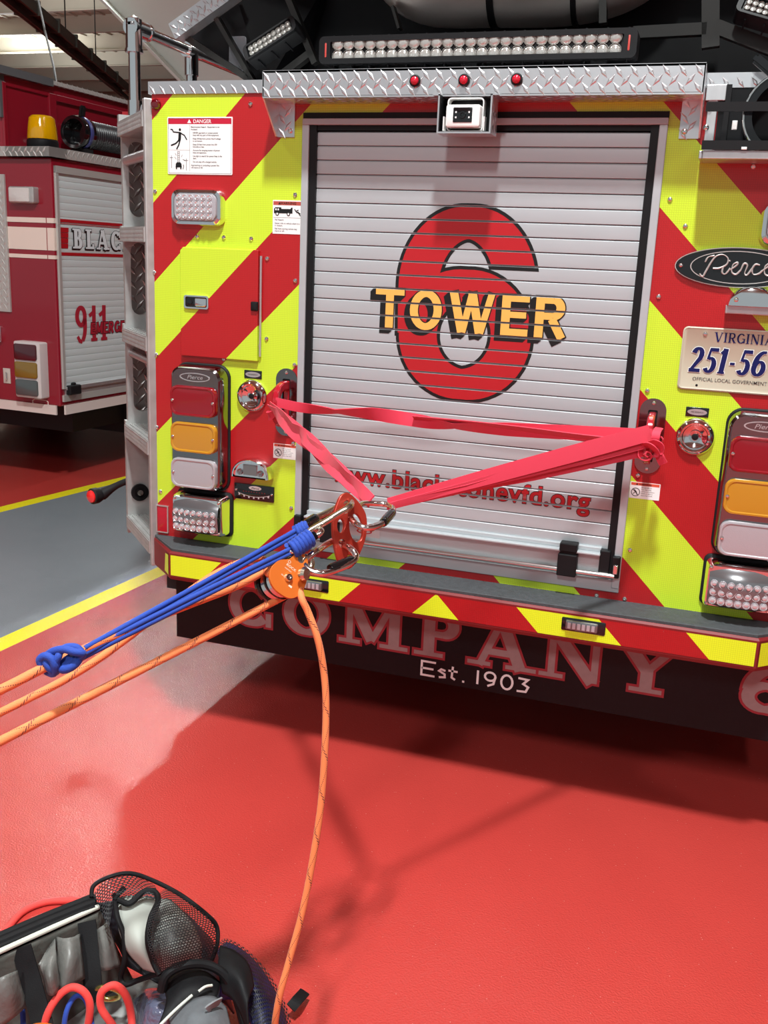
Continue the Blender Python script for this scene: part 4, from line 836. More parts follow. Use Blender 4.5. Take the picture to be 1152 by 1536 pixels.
# ================================================================ THE SECOND TRUCK
b_ = radians(3); NF = V((sin(b_), cos(b_), 0)); NR = V((cos(b_), -sin(b_), 0)); NO = V((-3.83, 2.516, 0))
n2 = empty('rescue_truck', NO, 'maroon rescue truck with a grey side shutter parked in the next bay', 'fire truck')
MN = Matrix((NR, NF, V((0,0,1)))).transposed().to_4x4(); MN.translation = NO       # x right, y forward, z up
def nb(bm, x0, x1, y0, y1, z0, z1, mi=0): box(bm, x0, x1, y0, y1, z0, z1, MN, mi)
def NS(y, z, x=0): return fr(MN @ V((x, y, z)), NF, (0,0,1))      # frame on its right flank: x forward, y up, z out
def NB(x, z, y=0): return fr(MN @ V((x, y, z)), NR, (0,0,1))      # frame on its rear face
bm = bmesh.new(); nb(bm, -2.45, 0, 0, 8.2, .53, 2.0); nb(bm, -2.10, -.35, .0, 8.1, 2.0, 2.44)
obj('body', bm, NRED, n2, smooth=False, bevel=.012)
bm = bmesh.new()
nb(bm, -.352, -.338, .0, 8.0, 2.40, 2.47); nb(bm, -.352, -.33, .405, .47, 2.02, 2.42); nb(bm, -.352, -.33, .0, .03, 2.02, 2.42); nb(bm, -.352, -.33, 2.4, 2.47, 2.02, 2.42); nb(bm, -.352, -.33, .47, 2.4, 2.38, 2.42)
obj('upper_panel_frame', bm, NRED, n2, smooth=False, bevel=.004)
bm = bmesh.new(); nb(bm, -.46, -.31, .37, 8.0, 2.468, 2.492); lozenges(bm, NS(2.6, 2.480, -.31), 4.4, .024, .05, 0, .003)
nb(bm, -.30, .02, -.04, 8.0, 2.0, 2.055); nb(bm, -2.45, .02, -.04, .12, 2.0, 2.055)
lozenges(bm, NS(2.3, 2.028, .02), 4.4, .05, .045, 0, .003); lozenges(bm, NB(-.7, 2.028, -.04), 1.4, .05, .045, 0, .003)
nb(bm, -1.9, -.345, -.012, 0, 1.09, 1.90); lozenges(bm, NB(-.62, 1.5, -.012), .54, .78, .045, 0, .003)
obj('tread_plate_trim', bm, TREAD2, n2, smooth=False)
bm = bmesh.new(); nb(bm, -.345, -.30, -.3, .41, 2.455, 2.50); nb(bm, -.36, -.335, -.02, .02, 2.22, 2.46)
obj('awning_arm', bm, mat('dark_grey_steel', (.16, .17, .18), metal=.5, rough=.4), n2, smooth=False)
bm = bmesh.new(); nb(bm, -2.46, -.028, -.012, 0, .478, .536); nb(bm, .0, .012, .03, 7.5, .478, .536)
obj('sill_trim', bm, mat('pinkish_white_trim', (.72, .60, .56), rough=.4), n2, smooth=False)
bm = bmesh.new(); nb(bm, -.35, -.051, -.003, 0, 1.600, 1.657); nb(bm, -.36, -.056, -.003, 0, 1.495, 1.600) ; bm.free()
bm = bmesh.new()
for z0, z1 in ((1.628, 1.657), (1.470, 1.600), (1.420, 1.442)):
    nb(bm, -.344, -.055, -.003, 0, z0, z1); nb(bm, -.048, .0, -.003, 0, z0, z1); nb(bm, 0, .003, .0, .034, z0, z1)
obj('reflective_stripe', bm, CREAM, n2, smooth=False)
bm = bmesh.new(); nb(bm, -2.2, -.2, .35, 8, .30, .52); nb(bm, -1.9, -.15, .9, 1.5, .22, .45)
for xx in (-.25, -2.15):
    for yy in (2.4, 6.6): lathe(bm, [(0, -.16), (.42, -.16), (.48, -.12), (.48, .12), (.42, .16), (.2, .16), (.16, .1), (0, .1)], MN @ Matrix.Translation((xx, yy, .48)) @ Matrix.Rotation(pi/2, 4, 'Y'), 28)
obj('undercarriage', bm, NDARK, n2)
# side shutter
bm = bmesh.new(); nb(bm, -.002, .016, .018, .040, .64, 1.955); nb(bm, -.002, .016, 1.52, 1.55, .64, 1.955); nb(bm, -.002, .018, .018, 1.55, 1.915, 1.955); nb(bm, -.002, .014, .018, 1.55, .560, .60)
sh2 = obj('side_shutter', bm, TREAD2, n2, smooth=False)
bm = bmesh.new(); z = 1.915
while z > .66:
    zb = z-.0415; a = [bm.verts.new(MN @ V((x, .040, zz))) for zz, x in ((z-.001, .001), (z-.002, .0035), ((z+zb)/2, .006), (zb+.002, .0035), (zb+.001, .001))]
    c = [bm.verts.new(MN @ V((x, 1.52, zz))) for zz, x in ((z-.001, .001), (z-.002, .0035), ((z+zb)/2, .006), (zb+.002, .0035), (zb+.001, .001))]
    for i in range(4): face(bm, [a[i], c[i], c[i+1], a[i+1]])
    z = zb
nb(bm, -.004, .002, .04, 1.52, .60, 1.915)
obj('slat_curtain', bm, NSLAT, sh2, auto=20)
bm = bmesh.new(); nb(bm, .0, .022, .04, 1.52, .632, .652); nb(bm, 0, .012, .04, 1.52, .60, .632); obj('bottom_rail', bm, ALU, sh2, smooth=False)
bm = bmesh.new(); nb(bm, .006, .045, .045, .15, .60, .66); nb(bm, .006, .03, .09, .12, .65, .675); obj('latch_block', bm, BLK, sh2, smooth=False, bevel=.008)
def fwd_word(s, y, z, H, sx, G, layers, gap=.12, shear=0):
    bm = bmesh.new(); M = NS(y, z, .0075)
    for o_, dx, dy, mi, zz in layers: word(bm, s, G, M, H, sx, gap, zz, o_, mi, shear, dx=dx, dy=dy)
    return bm
G3 = glyphs(T=.26, N=.13, S=.09, sl=.10)
bm = fwd_word('BLACKSTONE'[:5], .158, 1.488, .118, 1.12, G3, [(.004, -.006, -.006, 0, 0), (.003, 0, 0, 0, .0003), (0, 0, 0, 1, .0006)], .22)
obj('shutter_lettering', bm, [DECK, mat('decal_silver_grey', (.74, .80, .82), rough=.35)], sh2, smooth=False, label='silver lettering with black edge')
bm = bmesh.new(); M = NS(0, 0, .0075)
for k, z in enumerate((1.646, 1.452)): box(bm, .046, 1.52, z-.008, z+.010, 0, .0006, M)
box(bm, .046, 1.52, 1.628, 1.632, 0, .0006, M)
for k in range(4):
    z0 = 1.486+.031*k; sl = .003*k; p = [(.050, z0), (.112+sl, z0), (.115+sl, z0+.028), (.050, z0+.028)]; prism(bm, p, 0, .0006, M)
obj('shutter_stripe', bm, DECR, sh2, smooth=False)
bm = bmesh.new(); M = NS(.150, .905, .0075); G4 = glyphs(T=.30, N=.17, S=0, sl=0)
nine = [(arc(.24, .70, .145, .215, 0, 360, 28)[:-1], arcw(0, 360, .15, .11, 28)[:-1], True), (arc(.235, .50, .152, .42, 20, -75, 12), arcw(20, -75, .15, .11, 12))]
S_ = .245
for p in nine: stroke(bm, [(x*S_*1.05, y*S_) for x, y in p[0]], [w*S_ for w in p[1]], M, 0, closed=len(p) > 2, mi=0)
stroke(bm, [(.10*S_, .20*S_), (.17*S_, .09*S_), (.28*S_, .055*S_)], .10*S_, M, 2e-5, mi=0)
for x in (.76, 1.17):
    stroke(bm, [(x*S_, .06*S_), (x*S_*1.02, .96*S_)], .15*S_, M, 3e-5, mi=0); stroke(bm, [((x-.18)*S_, .70*S_), (x*S_, .80*S_)], .10*S_, M, 4e-5, mi=0); stroke(bm, [((x-.13)*S_, .09*S_), ((x+.13)*S_, .09*S_)], .08*S_, M, 5e-5, mi=0)
GE = glyphs(T=.26, N=.17, S=0, sl=0); M2 = NS(.300, .962, .0078); word(bm, 'EMERGENCY'.replace('Y', 'Y'), GE, M2, .072, .95, .12, 0, .0035, 1, shear=.12); word(bm, 'EMERGENCY', GE, M2, .072, .95, .12, .0003, 0, 2, shear=.12)
obj('emergency_decal', bm, [mat('decal_crimson', (.42, .02, .04), rough=.35), DECK, mat('decal_crimson', (.42, .02, .04), rough=.35)], sh2, smooth=False, label='crimson 911 with EMERGENCY across it')
# rear: lamp, light stack, hook, badges
M = NB(-.196, 1.783, 0); bm = bmesh.new(); pad(bm, .188, .095, .012, 0, .045, M, ch=.008); sl = obj('scene_lamp', bm, ALUL, n2)
bm = bmesh.new(); pad(bm, .150, .080, .008, .044, .050, M @ Matrix.Translation((-.012, 0, 0)), ch=.003); obj('lens', bm, mat('pale_lens', (.62, .58, .56), rough=.15, coat=.6, bump=(20, .5, .01)), sl)
M = NB(-.185, .750, 0); bm = bmesh.new(); pad(bm, .200, .345, .012, 0, .07, M, ch=.006); o = obj('stacked_tail_light', bm, mat('grey_white_housing', (.62, .55, .54), rough=.4), n2)
for k, mt in enumerate((mat('lens_maroon', (.06, .0, .006), rough=.1, coat=1), mat('lens_olive_amber', (.22, .12, .006), rough=.1, coat=1), mat('lens_smoke', (.07, .08, .08), rough=.1, coat=1))):
    bm = bmesh.new(); pad(bm, .170, .098, .014, .068, .080, M @ Matrix.Translation((-.008, .109-.109*k, 0)), ch=.004); obj('lens', bm, mt, o)
bm = bmesh.new(); M = NB(-.41, .69, 0); pad(bm, .055, .095, .002, 0, .004, M, ch=.001); hk = obj('hook_plate', bm, mat('tan_plate', (.55, .47, .42), rough=.4), n2)
bm = bmesh.new(); tube(bm, [M @ V((-.004, .022, .006)), M @ V((.008, .02, .016)), M @ V((.010, -.015, .018)), M @ V((-.004, -.026, .008))], .004, 8); obj('hook', bm, STEEL, hk)
bm = bmesh.new(); frame_ring(bm, [(-.062, .008), (-.045, .018), (.045, .018), (.062, .008), (.062, -.010), (.045, -.018), (-.045, -.018), (-.062, -.010)], [(-.057, .006), (-.043, .0145), (.043, .0145), (.057, .006), (.057, -.008), (.043, -.0145), (-.043, -.0145), (-.057, -.008)], 0, .003, NB(-.155, .545, 0)); obj('outline_badge', bm, CREAM, n2, smooth=False)
bm = bmesh.new(); frame_ring(bm, rrect(.05, .10, .01), rrect(.042, .09, .008), 0, .02, NB(-.45, .95, 0)); obj('rear_grab_handle', bm, CHROME, n2)
# amber beacon
M = Matrix.Translation(MN @ V((-.14, .10, 2.055))); bm = bmesh.new(); lathe(bm, [(0, 0), (.088, 0), (.092, .01), (.090, .045), (.084, .052), (0, .052)], M, 30); bc = obj('beacon_light', bm, BLK, n2, label='amber beacon on a black base')
bm = bmesh.new(); lathe(bm, [(.086, .052), (.088, .06), (.082, .12), (.074, .172), (.060, .184), (0, .187)], M, 30); obj('beacon_dome', bm, AMB, bc)
bm = bmesh.new(); lathe(bm, [(.03, .055), (.03, .075), (.05, .08), (.055, .135), (.03, .14), (0, .14)], M, 18); obj('beacon_reflector', bm, mat('brass_reflector', (.85, .62, .12), metal=.9, rough=.25), bc)
# black ribbed suction hose on the ledge
Mh2 = fr(MN @ V((-.19, .50, 2.195)), NF*-1 if 0 else V((1, 0, 0)), (0, 0, 1))
ax = (NF*.93+NR*.0).normalized(); ex = ax.cross(V((0,0,1))).normalized(); Mh2 = Matrix((ex, V((0,0,1)), ex.cross(V((0,0,1))))).transposed().to_4x4(); Mh2.translation = MN @ V((-.185, .50, 2.195))
if Mh2.col[2].to_3d().dot(ax) < 0: Mh2 = Mh2 @ Matrix.Rotation(pi, 4, 'Y')
bm = bmesh.new(); prof = [(.058, .02)]
for k in range(60): prof += [(.078, .02+k*.022), (.085, .026+k*.022), (.085, .036+k*.022), (.078, .042+k*.022)]
lathe(bm, prof, Mh2, 28); rh = obj('ribbed_hose', bm, HOSE, None, cat='hose', label='black ribbed intake hose lying along the ledge of the maroon truck')
bm = bmesh.new(); lathe(bm, [(.078, .10), (.078, -.06), (.096, -.065), (.102, -.05), (.102, -.03), (.096, -.02), (.096, .05), (.086, .06)], Mh2, 32); lathe(bm, [(.078, .02), (0, .02)], Mh2, 28); obj('hose_coupling', bm, BLKG, rh)
bm = bmesh.new(); lathe(bm, [(.0975, -.015), (.1, -.01), (.1, .015), (.0975, .02)], Mh2, 32); obj('blue_band', bm, mat('blue_band_mat', (.05, .06, .22), rough=.4), rh)
bm = bmesh.new(); box(bm, -.016, .016, .095, .165, -.02, .02, Mh2 @ Matrix.Rotation(.2, 4, 'Z')); bmesh.ops.bevel(bm, geom=bm.edges[:], offset=.008, segments=2, affect='EDGES'); obj('coupling_handle', bm, BLK, rh)
bm = bmesh.new(); nb(bm, -.24, -.13, .48, .56, 2.055, 2.10); nb(bm, -.20, -.17, .50, .54, 2.09, 2.12); obj('hose_cradle', bm, BLK, n2, smooth=False)
# ================================================================ THE RIGGING
def Dv(a, b, c): return a*R + b*U - c*fw        # a direction built from right, up and towards-viewer axes
def AD(p): return at(p[0], p[1], d=p[2])
def plate_holes(bm, outer, holes, M, t, mi=0):
    ed = []
    for lp in [outer]+holes:
        vs = [bm.verts.new(M @ V((x, y, -t/2))) for x, y in lp]
        ed += [bm.edges.new((vs[i], vs[(i+1) % len(vs)])) for i in range(len(vs))]
    bmesh.ops.triangle_fill(bm, use_beauty=True, use_dissolve=False, edges=ed)
    r = bmesh.ops.extrude_face_region(bm, geom=bm.faces[:]); vs = [g for g in r['geom'] if isinstance(g, bmesh.types.BMVert)]
    bmesh.ops.translate(bm, verts=vs, vec=(M.to_3x3() @ V((0, 0, 1)))*t); bmesh.ops.recalc_face_normals(bm, faces=bm.faces[:])
# rigging plate
PC = at(523, 797, d=1.83); Mp = fr(PC, Dv(.80, .02, -.60), Dv(-.06, 1, -.05)); iMp = Mp.inverted(); nP = Mp.col[2].to_3d()
def onp(px, py): q = iMp @ atp(px, py, PC, nP); return (q.x, q.y)
def smooth2(ps, k=5): return [(p.x, p.y) for p in catmull([V((a, b, 0)) for a, b in ps], k, True)]
outer = smooth2([onp(*p) for p in ((519, 739), (528, 744), (541, 759), (548, 774), (549, 795), (545, 815), (536, 836), (529, 849), (519, 854), (511, 848), (505, 838), (500, 815), (498, 790), (500, 770), (506, 752), (511, 743))])
holes = [smooth2([onp(x0+rx*cos(a), y0+ry*sin(a)+sh*cos(a)) for a in [2*pi*i/8 for i in range(8)]], 3) for x0, y0, rx, ry, sh in ((520, 759, 6.5, 8, 0), (510, 789, 5.5, 10.5, 0), (533, 792, 10.5, 21, 4), (512, 815, 5, 6.5, 0), (524, 838, 5, 6, 0))]
bm = bmesh.new(); plate_holes(bm, outer, holes, Mp, .0075)
obj('rigging_plate', bm, RIG, None, cat='rigging plate', label='red anodised metal rigging plate with several holes, hanging in front of the shutter', bevel=.0012, auto=25)
def carabiner(pts, r, sleeve, gate, label, body=STEEL):
    P_ = [AD(p) for p in pts]; Q = catmull(P_, 7, True); o = P_[0].copy()
    root = empty('carabiner', o, label, 'carabiner', 'locking carabiners of the rigging')
    bm = bmesh.new(); tube(bm, Q, r, 14, closed=True); obj('carabiner_body', bm, body, root)
    a, b = AD(sleeve[0]), AD(sleeve[1]); T = (b-a); bm = bmesh.new(); n = 12
    rr = [r*1.35, r*1.55, r*1.5, r*1.62, r*1.5, r*1.62, r*1.5, r*1.62, r*1.5, r*1.62, r*1.5, r*1.55, r*1.3]
    tube(bm, [a+T*(i/n) for i in range(n+1)], rr, 16); obj('locking_sleeve', bm, BLKG, root, label='black screw sleeve')
    if gate:
        a, b = AD(gate[0]), AD(gate[1]); bm = bmesh.new(); tube(bm, [a, b], r*1.12, 12); tube(bm, [a.lerp(b, -.0), a.lerp(b, .16)], r*1.3, 12); obj('gate', bm, BLKG if 0 else STEEL, root)
    return root
carabiner([(533, 785, 1.81), (549, 792, 1.80), (568, 788, 1.82), (581, 778, 1.85), (590, 764, 1.89), (582, 757, 1.93), (560, 755, 1.93), (543, 755, 1.91), (531, 762, 1.88), (526, 774, 1.845)], .0056, ((574, 785, 1.83), (589, 768, 1.88)), ((556, 792, 1.81), (574, 785, 1.83)), 'silver carabiner joining the pink webbing to the red rigging plate')
carabiner([(524, 760, 1.80), (496, 778, 1.78), (466, 796, 1.76), (452, 806, 1.76), (443, 803, 1.78), (450, 790, 1.81), (470, 779, 1.84), (500, 765, 1.88), (515, 755, 1.88), (525, 752, 1.84)], .0064, ((458, 788, 1.81), (474, 777, 1.84)), None, 'tan-spined carabiner between the red rigging plate and the upper blue cord', TANST)
carabiner([(457, 842, 1.735), (474, 827, 1.75), (494, 814, 1.81), (504, 811, 1.845), (512, 815, 1.825), (527, 824, 1.79), (534, 836, 1.78), (524, 846, 1.76), (503, 855, 1.74), (484, 860, 1.72), (467, 857, 1.72), (459, 851, 1.725)], .0062, ((495, 854, 1.735), (529, 840, 1.775)), None, 'silver carabiner with a black screw sleeve between rigging plate and orange pulley')
carabiner([(482, 795, 1.75), (479, 801, 1.74), (460, 813, 1.73), (441, 826, 1.72), (435, 826, 1.72), (438, 819, 1.74), (458, 806, 1.76), (476, 794, 1.77)], .0052, ((468, 806, 1.735), (474, 802, 1.738)), None, 'small silver carabiner inside the coiled blue wraps')
# double pulley
pc = at(429, 868, d=1.70); nz = Dv(.60, .26, .76).normalized(); Mq = Matrix((Dv(.86, .50, 0), Dv(0, 1, 0), nz)).transposed().to_4x4()
ez = nz; exx = Dv(.72, .66, -.40); exx = (exx-ez*exx.dot(ez)).normalized(); eyy = ez.cross(exx); Mq = Matrix((exx, eyy, ez)).transposed().to_4x4(); Mq.translation = pc
pr = empty('pulley', pc, 'orange double pulley with silver wheels hanging from the lower carabiner', 'pulley')
def cheek(s=1.0):
    return smooth2([(x*s, y*s) for x, y in ((-.034, 0), (-.030, .020), (-.014, .033), (.008, .033), (.026, .022), (.036, .020), (.048, .020), (.056, .011), (.056, -.002), (.048, -.010), (.040, -.014), (.034, -.022), (.018, -.032), (-.004, -.036), (-.024, -.026))], 4)
bm = bmesh.new(); plate_holes(bm, cheek(), [ell(.0068, .0068, 14, .045, .006)], Mq @ Matrix.Translation((0, 0, .004)), .005); o = obj('side_plate', bm, ORA, pr, bevel=.001, auto=25, label='orange side plate')
bm = bmesh.new(); lathe(bm, [(.0075, .0065), (.0075, .0095), (.006, .0125), (.0035, .0125), (.003, .009), (0, .009)], Mq, 18); obj('axle_bolt', bm, STEEL, o)
bm = bmesh.new(); lathe(bm, [(.0062, .000), (.0062, .0058), (0, .0058)], Mq @ Matrix.Translation((.045, .006, 0)), 16); obj('latch_button', bm, mat('grey_button', (.25, .24, .25), metal=.8, rough=.3), o)
bm = bmesh.new(); Mt = Mq @ Matrix.Translation((.004, .004, .0068)) @ Matrix.Rotation(radians(-75), 4, 'Z') @ Matrix.Scale(.72, 4)
for k, (s_, h_) in enumerate((('ROCK', .0065), ('EXOTICA', .003), ('36 kN', .0035))): text(bm, s_, Mt @ Matrix.Translation((-.016, .018-.0085*k-(.012 if k == 2 else 0), 0)), h_, 0, .01, 0, 1.2)
box(bm, .014, .024, -.024, -.019, 0, .0003, Mt); frame_ring(bm, ell(.004, .004, 16, -.012, .03), ell(.003, .003, 16, -.012, .03), 0, .0003, Mt)
obj('side_plate_print', bm, mat('pale_print', (.80, .66, .52), rough=.4), o, smooth=False)
for k, z0 in enumerate((-.018, -.038)):
    bm = bmesh.new(); lathe(bm, [(.006, z0+.001), (.029, z0+.001), (.030, z0+.002), (.0245, z0+.0075), (.0245, z0+.0095), (.030, z0+.015), (.029, z0+.016), (.006, z0+.016)], Mq, 36); obj('sheave', bm, STEEL, pr)
bm = bmesh.new(); plate_holes(bm, cheek(.92), [ell(.0068, .0068, 14, .042, .005)], Mq @ Matrix.Translation((0, 0, -.0195)), .003); obj('middle_plate', bm, BLKG, pr, bevel=.0008, auto=25)
bm = bmesh.new(); plate_holes(bm, cheek(1.04), [smooth2([(-.012, -.020), (.0, -.030), (.008, -.026), (-.004, -.016)], 4)], Mq @ Matrix.Translation((0, 0, -.042)), .006); obj('rear_side_plate', bm, BLKG, pr, bevel=.0015, auto=25, label='black rear side plate')
bm = bmesh.new(); tube(bm, [Mq @ V((0, 0, .002)), Mq @ V((0, 0, -.044))], .006, 12); tube(bm, [Mq @ V((.045, .006, .003)), Mq @ V((.045, .006, -.04))], .005, 12); obj('axle', bm, STEEL, pr)
bm = bmesh.new(); Me = fr(at(460, 845, d=1.735), Dv(.5, .3, -.5), Dv(-.3, 1, .1)); 
Q = [Me @ V((.011*cos(a), .011*sin(a), 0)) for a in [2*pi*i/20 for i in range(20)]]; tube(bm, Q, .0058, 12, closed=True); lathe(bm, [(0, -.006), (.0105, -.006), (.0125, 0), (.0105, .006), (0, .006)], fr(at(456, 861, d=1.70), Dv(.5, .1, -.9), Dv(0, 1, 0)), 20); obj('swivel_eye', bm, TANST, pr)
# ropes
def rope(name, pts, r, label, group=None, m_=None, k=10, n=12, cat='rope', closed=False):
    bm = bmesh.new(); tube(bm, catmull([AD(p) if len(p) == 3 and not isinstance(p, V) else p for p in pts], k, closed), r, n, closed)
    return obj(name, bm, m_ or ROPE, None, cat=cat, label=label, group=group, auto=80)
def S2(x, y, z): return Mq @ V((x, y, z))
rr = .0068
g2, g1 = -.0295, -.0095
bm = bmesh.new()
ar = [S2(.031*cos(radians(a)), .031*sin(radians(a)), g2) for a in (100, 70, 40, 10, -20, -50, -75)]
tube(bm, catmull([AD((-190, 1122, 1.24)), AD((0, 1035, 1.34)), AD((78, 996, 1.385)), AD((240, 924, 1.53)), AD((350, 881, 1.66))] + ar + [AD((404, 906, 1.715)), AD((250, 985, 1.56)), AD((0, 1112, 1.34)), AD((-190, 1212, 1.22))], 9), rr, 12)
obj('orange_rope', bm, ROPE, None, cat='rope', auto=80, label='orange rope doubled round the rear pulley wheel, held by the blue knot')
bm = bmesh.new()
ar = [S2(.031*cos(radians(a)), .031*sin(radians(a)), g1) for a in (120, 90, 60, 30, 0, -30)]
tube(bm, catmull([AD((-190, 1160, 1.38)), AD((0, 1069, 1.47)), AD((130, 1000, 1.53)), AD((250, 912, 1.60)), AD((318, 864, 1.66)), AD((366, 842, 1.70)), AD((395, 839, 1.72))] + ar + [AD((452, 896, 1.70)), AD((462, 918, 1.70)), AD((477, 960, 1.70)), AD((486, 1010, 1.71)), AD((489, 1060, 1.715)), AD((487, 1130, 1.72)), AD((481, 1210, 1.73)), AD((469, 1290, 1.74)), AD((453, 1370, 1.75)), AD((434, 1440, 1.755)), AD((418, 1500, 1.76)), AD((412, 1550, 1.79)), at(420, 1590, Z=.012), at(460, 1680, Z=.008), at(560, 1740, Z=.008)], 9), .0062, 12)
obj('orange_rope', bm, ROPE, None, cat='rope', auto=80, label='orange rope running over the front pulley wheel with a tail hanging to the floor')
# blue cords with coil and gripping knot
K0 = AD((122, 977, 1.42)); 
bm = bmesh.new()
for o_ in (-.0042, .0042):
    a = AD((447, 797, 1.77)); tube(bm, catmull([K0+U*o_+R*.004, K0.lerp(a, .5)+U*(o_-.002), a+U*o_], 6), .0040, 10)
a = AD((447, 797, 1.77)); bx_, by_ = (a-K0).normalized(), None
t_ = (a-K0).normalized(); s_ = t_.cross(fw).normalized()
Q = []
for i in range(48): ang = 2*pi*i/12; Q.append(a + t_*(.0075*i/12-.004) + s_*.0095*cos(ang) + fw*.0095*sin(ang))
tube(bm, Q, .0040, 8)
hitch = empty('blue_hitch_cord', K0, 'blue hitch cord with coiled wraps, knotted onto the upper orange rope strand', 'cord')
obj('upper_cord_strand', bm, CORD, hitch, auto=80)
bm = bmesh.new(); b0 = AD((437, 826, 1.72)); t_ = (AD((474, 801, 1.74))-b0).normalized(); s_ = t_.cross(fw).normalized(); u_ = s_.cross(t_)
for o_ in (-.0040, .0040): tube(bm, catmull([K0+U*(o_-.006), K0.lerp(b0, .5)+U*(o_-.002), b0+U*o_], 6), .0040, 10)
Q = []
for i in range(12*6+1): ang = 2*pi*i/12; Q.append(b0 + t_*(-.001+.0072*i/12) + s_*.0125*cos(ang) + u_*.0125*sin(ang))
tube(bm, Q, .0046, 9); Q = [q + t_*.002 for q in Q]
obj('lower_cord_strand', bm, CORD, hitch, auto=80, label='strand ending in a thick coil of wraps')
bm = bmesh.new(); ct = AD((78, 996, 1.385)); tr = (AD((240, 924, 1.53))-AD((0, 1035, 1.34))).normalized(); s_ = tr.cross(fw).normalized(); u_ = s_.cross(tr)
if s_.dot(U) < 0: s_ = -s_
def kp(px, py, dz=0): return AD((px, py, 1.385-dz))
Q = []
for i in range(17): ang = 2*pi*i/16; Q.append(ct + tr*(-.004+.008*i/16) + s_*.0125*cos(ang) - fw*.0125*sin(ang))
tube(bm, catmull([kp(62, 997, .01), kp(60, 989, .012), kp(68, 984, .015), kp(78, 989, .016), kp(82, 1000, .014), kp(80, 1010, .004), kp(70, 1007, -.004)], 6), .0058, 10)
tube(bm, catmull([kp(66, 986, .0), kp(80, 977, .010), kp(96, 974, .014), kp(112, 978, .016), kp(124, 980, .012), kp(120, 986, .004)], 6), .0056, 10)
tube(bm, catmull([kp(84, 1004, .010), kp(84, 992, .014), kp(88, 984, .014), kp(90, 978, .010), kp(100, 971, .006), kp(114, 971, .006), kp(122, 977, .006)], 6), .0054, 10)
tube(bm, catmull([kp(120, 984, .0), kp(114, 995, .008), kp(102, 1003, .010), kp(92, 1003, .006), kp(96, 994, .0), kp(108, 985, .0)], 6), .0062, 10)
tube(bm, catmull([kp(116, 984, -.004), kp(108, 992, .004), kp(96, 999, .004)], 5), .006, 10)
tube(bm, Q, .0052, 10)
obj('gripping_knot', bm, CORD, hitch, auto=80)
# pink webbing sling
EL = V((XC-.514, -.074, 1.078)); ER = V((XC+.514, -.074, 1.072)); AP = AD((556, 752, 1.93)); AP2 = AD((582, 757, 1.93))
sling = empty('webbing_sling', EL, 'pink-red flat webbing sling stretched in a V between the two tow eyes', 'webbing')
def seg(p, q, n=12, sag=0): return [p.lerp(q, i/n) - V((0, 0, sag*sin(pi*i/n))) for i in range(n+1)]
def wdir(T, ang):
    T = T.normalized(); s = T.cross(fw).normalized();
    if s.z < 0: s = -s
    return s*cos(ang) + T.cross(s)*sin(ang)
def strap(p, q, angs, ws, name, sag=0, n=16, off=V((0,0,0)), curve=None, t=.0024):
    P_ = seg(V(p)+off, V(q)+off, n, sag)
    if curve: P_ = catmull(curve, 6); n = len(P_)-1
    A_ = [angs[0]]*(n+1) if len(angs) == 1 else [radians(0)]*(n+1)
    def lin(L, t): x = t*(len(L)-1); i = min(int(x), len(L)-2); return L[i]*(1-(x-i)) + L[i+1]*(x-i)
    A_ = [radians(lin(angs, i/n)) for i in range(n+1)]; W_ = [lin(ws, i/n) for i in range(n+1)]
    wd = [wdir(P_[min(i+1, n)]-P_[max(i-1, 0)], A_[i]) for i in range(n+1)]
    bm = bmesh.new(); ribbon(bm, P_, wd, W_, t); return obj(name, bm, WEB, sling, auto=50)
strap(AD((404, 610, 2.80)), AP, [82, 20, -5, 50, 15, -25, 25], [.018, .036, .042, .036, .038, .034, .026], 'left_strand', off=V((0, 0, 0)), n=24)
strap(AD((406, 608, 2.80)), AP, [55, 45, 75, -15, 30, 60, 0], [.016, .028, .034, .036, .030, .034, .022], 'left_strand', off=-fw*.006+V((0, 0, .003)), n=24)
cv = [at(p[0], p[1], Y=-.083) for p in ((413, 603), (450, 611), (505, 617), (560, 621), (620, 630), (680, 639), (760, 644), (860, 649), (978, 655))]
strap(0*V((1,1,1)), V((0,0,1)), [15, 20, 78, 35, 0, 74, 30, 15, 8], [.026, .028, .034, .038, .036, .034, .038, .038, .038], 'back_strand', curve=cv)
cv = [at(p[0], p[1], Y=-.088) for p in ((620, 626), (693, 634), (770, 643), (860, 655), (940, 664), (975, 668))]
strap(0*V((1,1,1)), V((0,0,1)), [80, 72, 68, 66, 60], [.030, .034, .036, .034, .034], 'back_strand', curve=cv)
strap(AP2+V((0, 0, .002)), at(975, 649, Y=-.10), [12, 6, 4, 2], [.022, .034, .040, .040], 'right_strand', n=16)
strap(AP2+V((0, 0, -.003)), at(968, 672, Y=-.10), [40, 48, 20, 6, 4], [.016, .022, .034, .038, .040], 'right_strand', n=16)
strap(AP2+V((0, 0, -.004))-fw*.004, at(970, 660, Y=-.105), [22, 20, 10, 6, 4], [.014, .020, .030, .038, .040], 'right_strand', n=16)
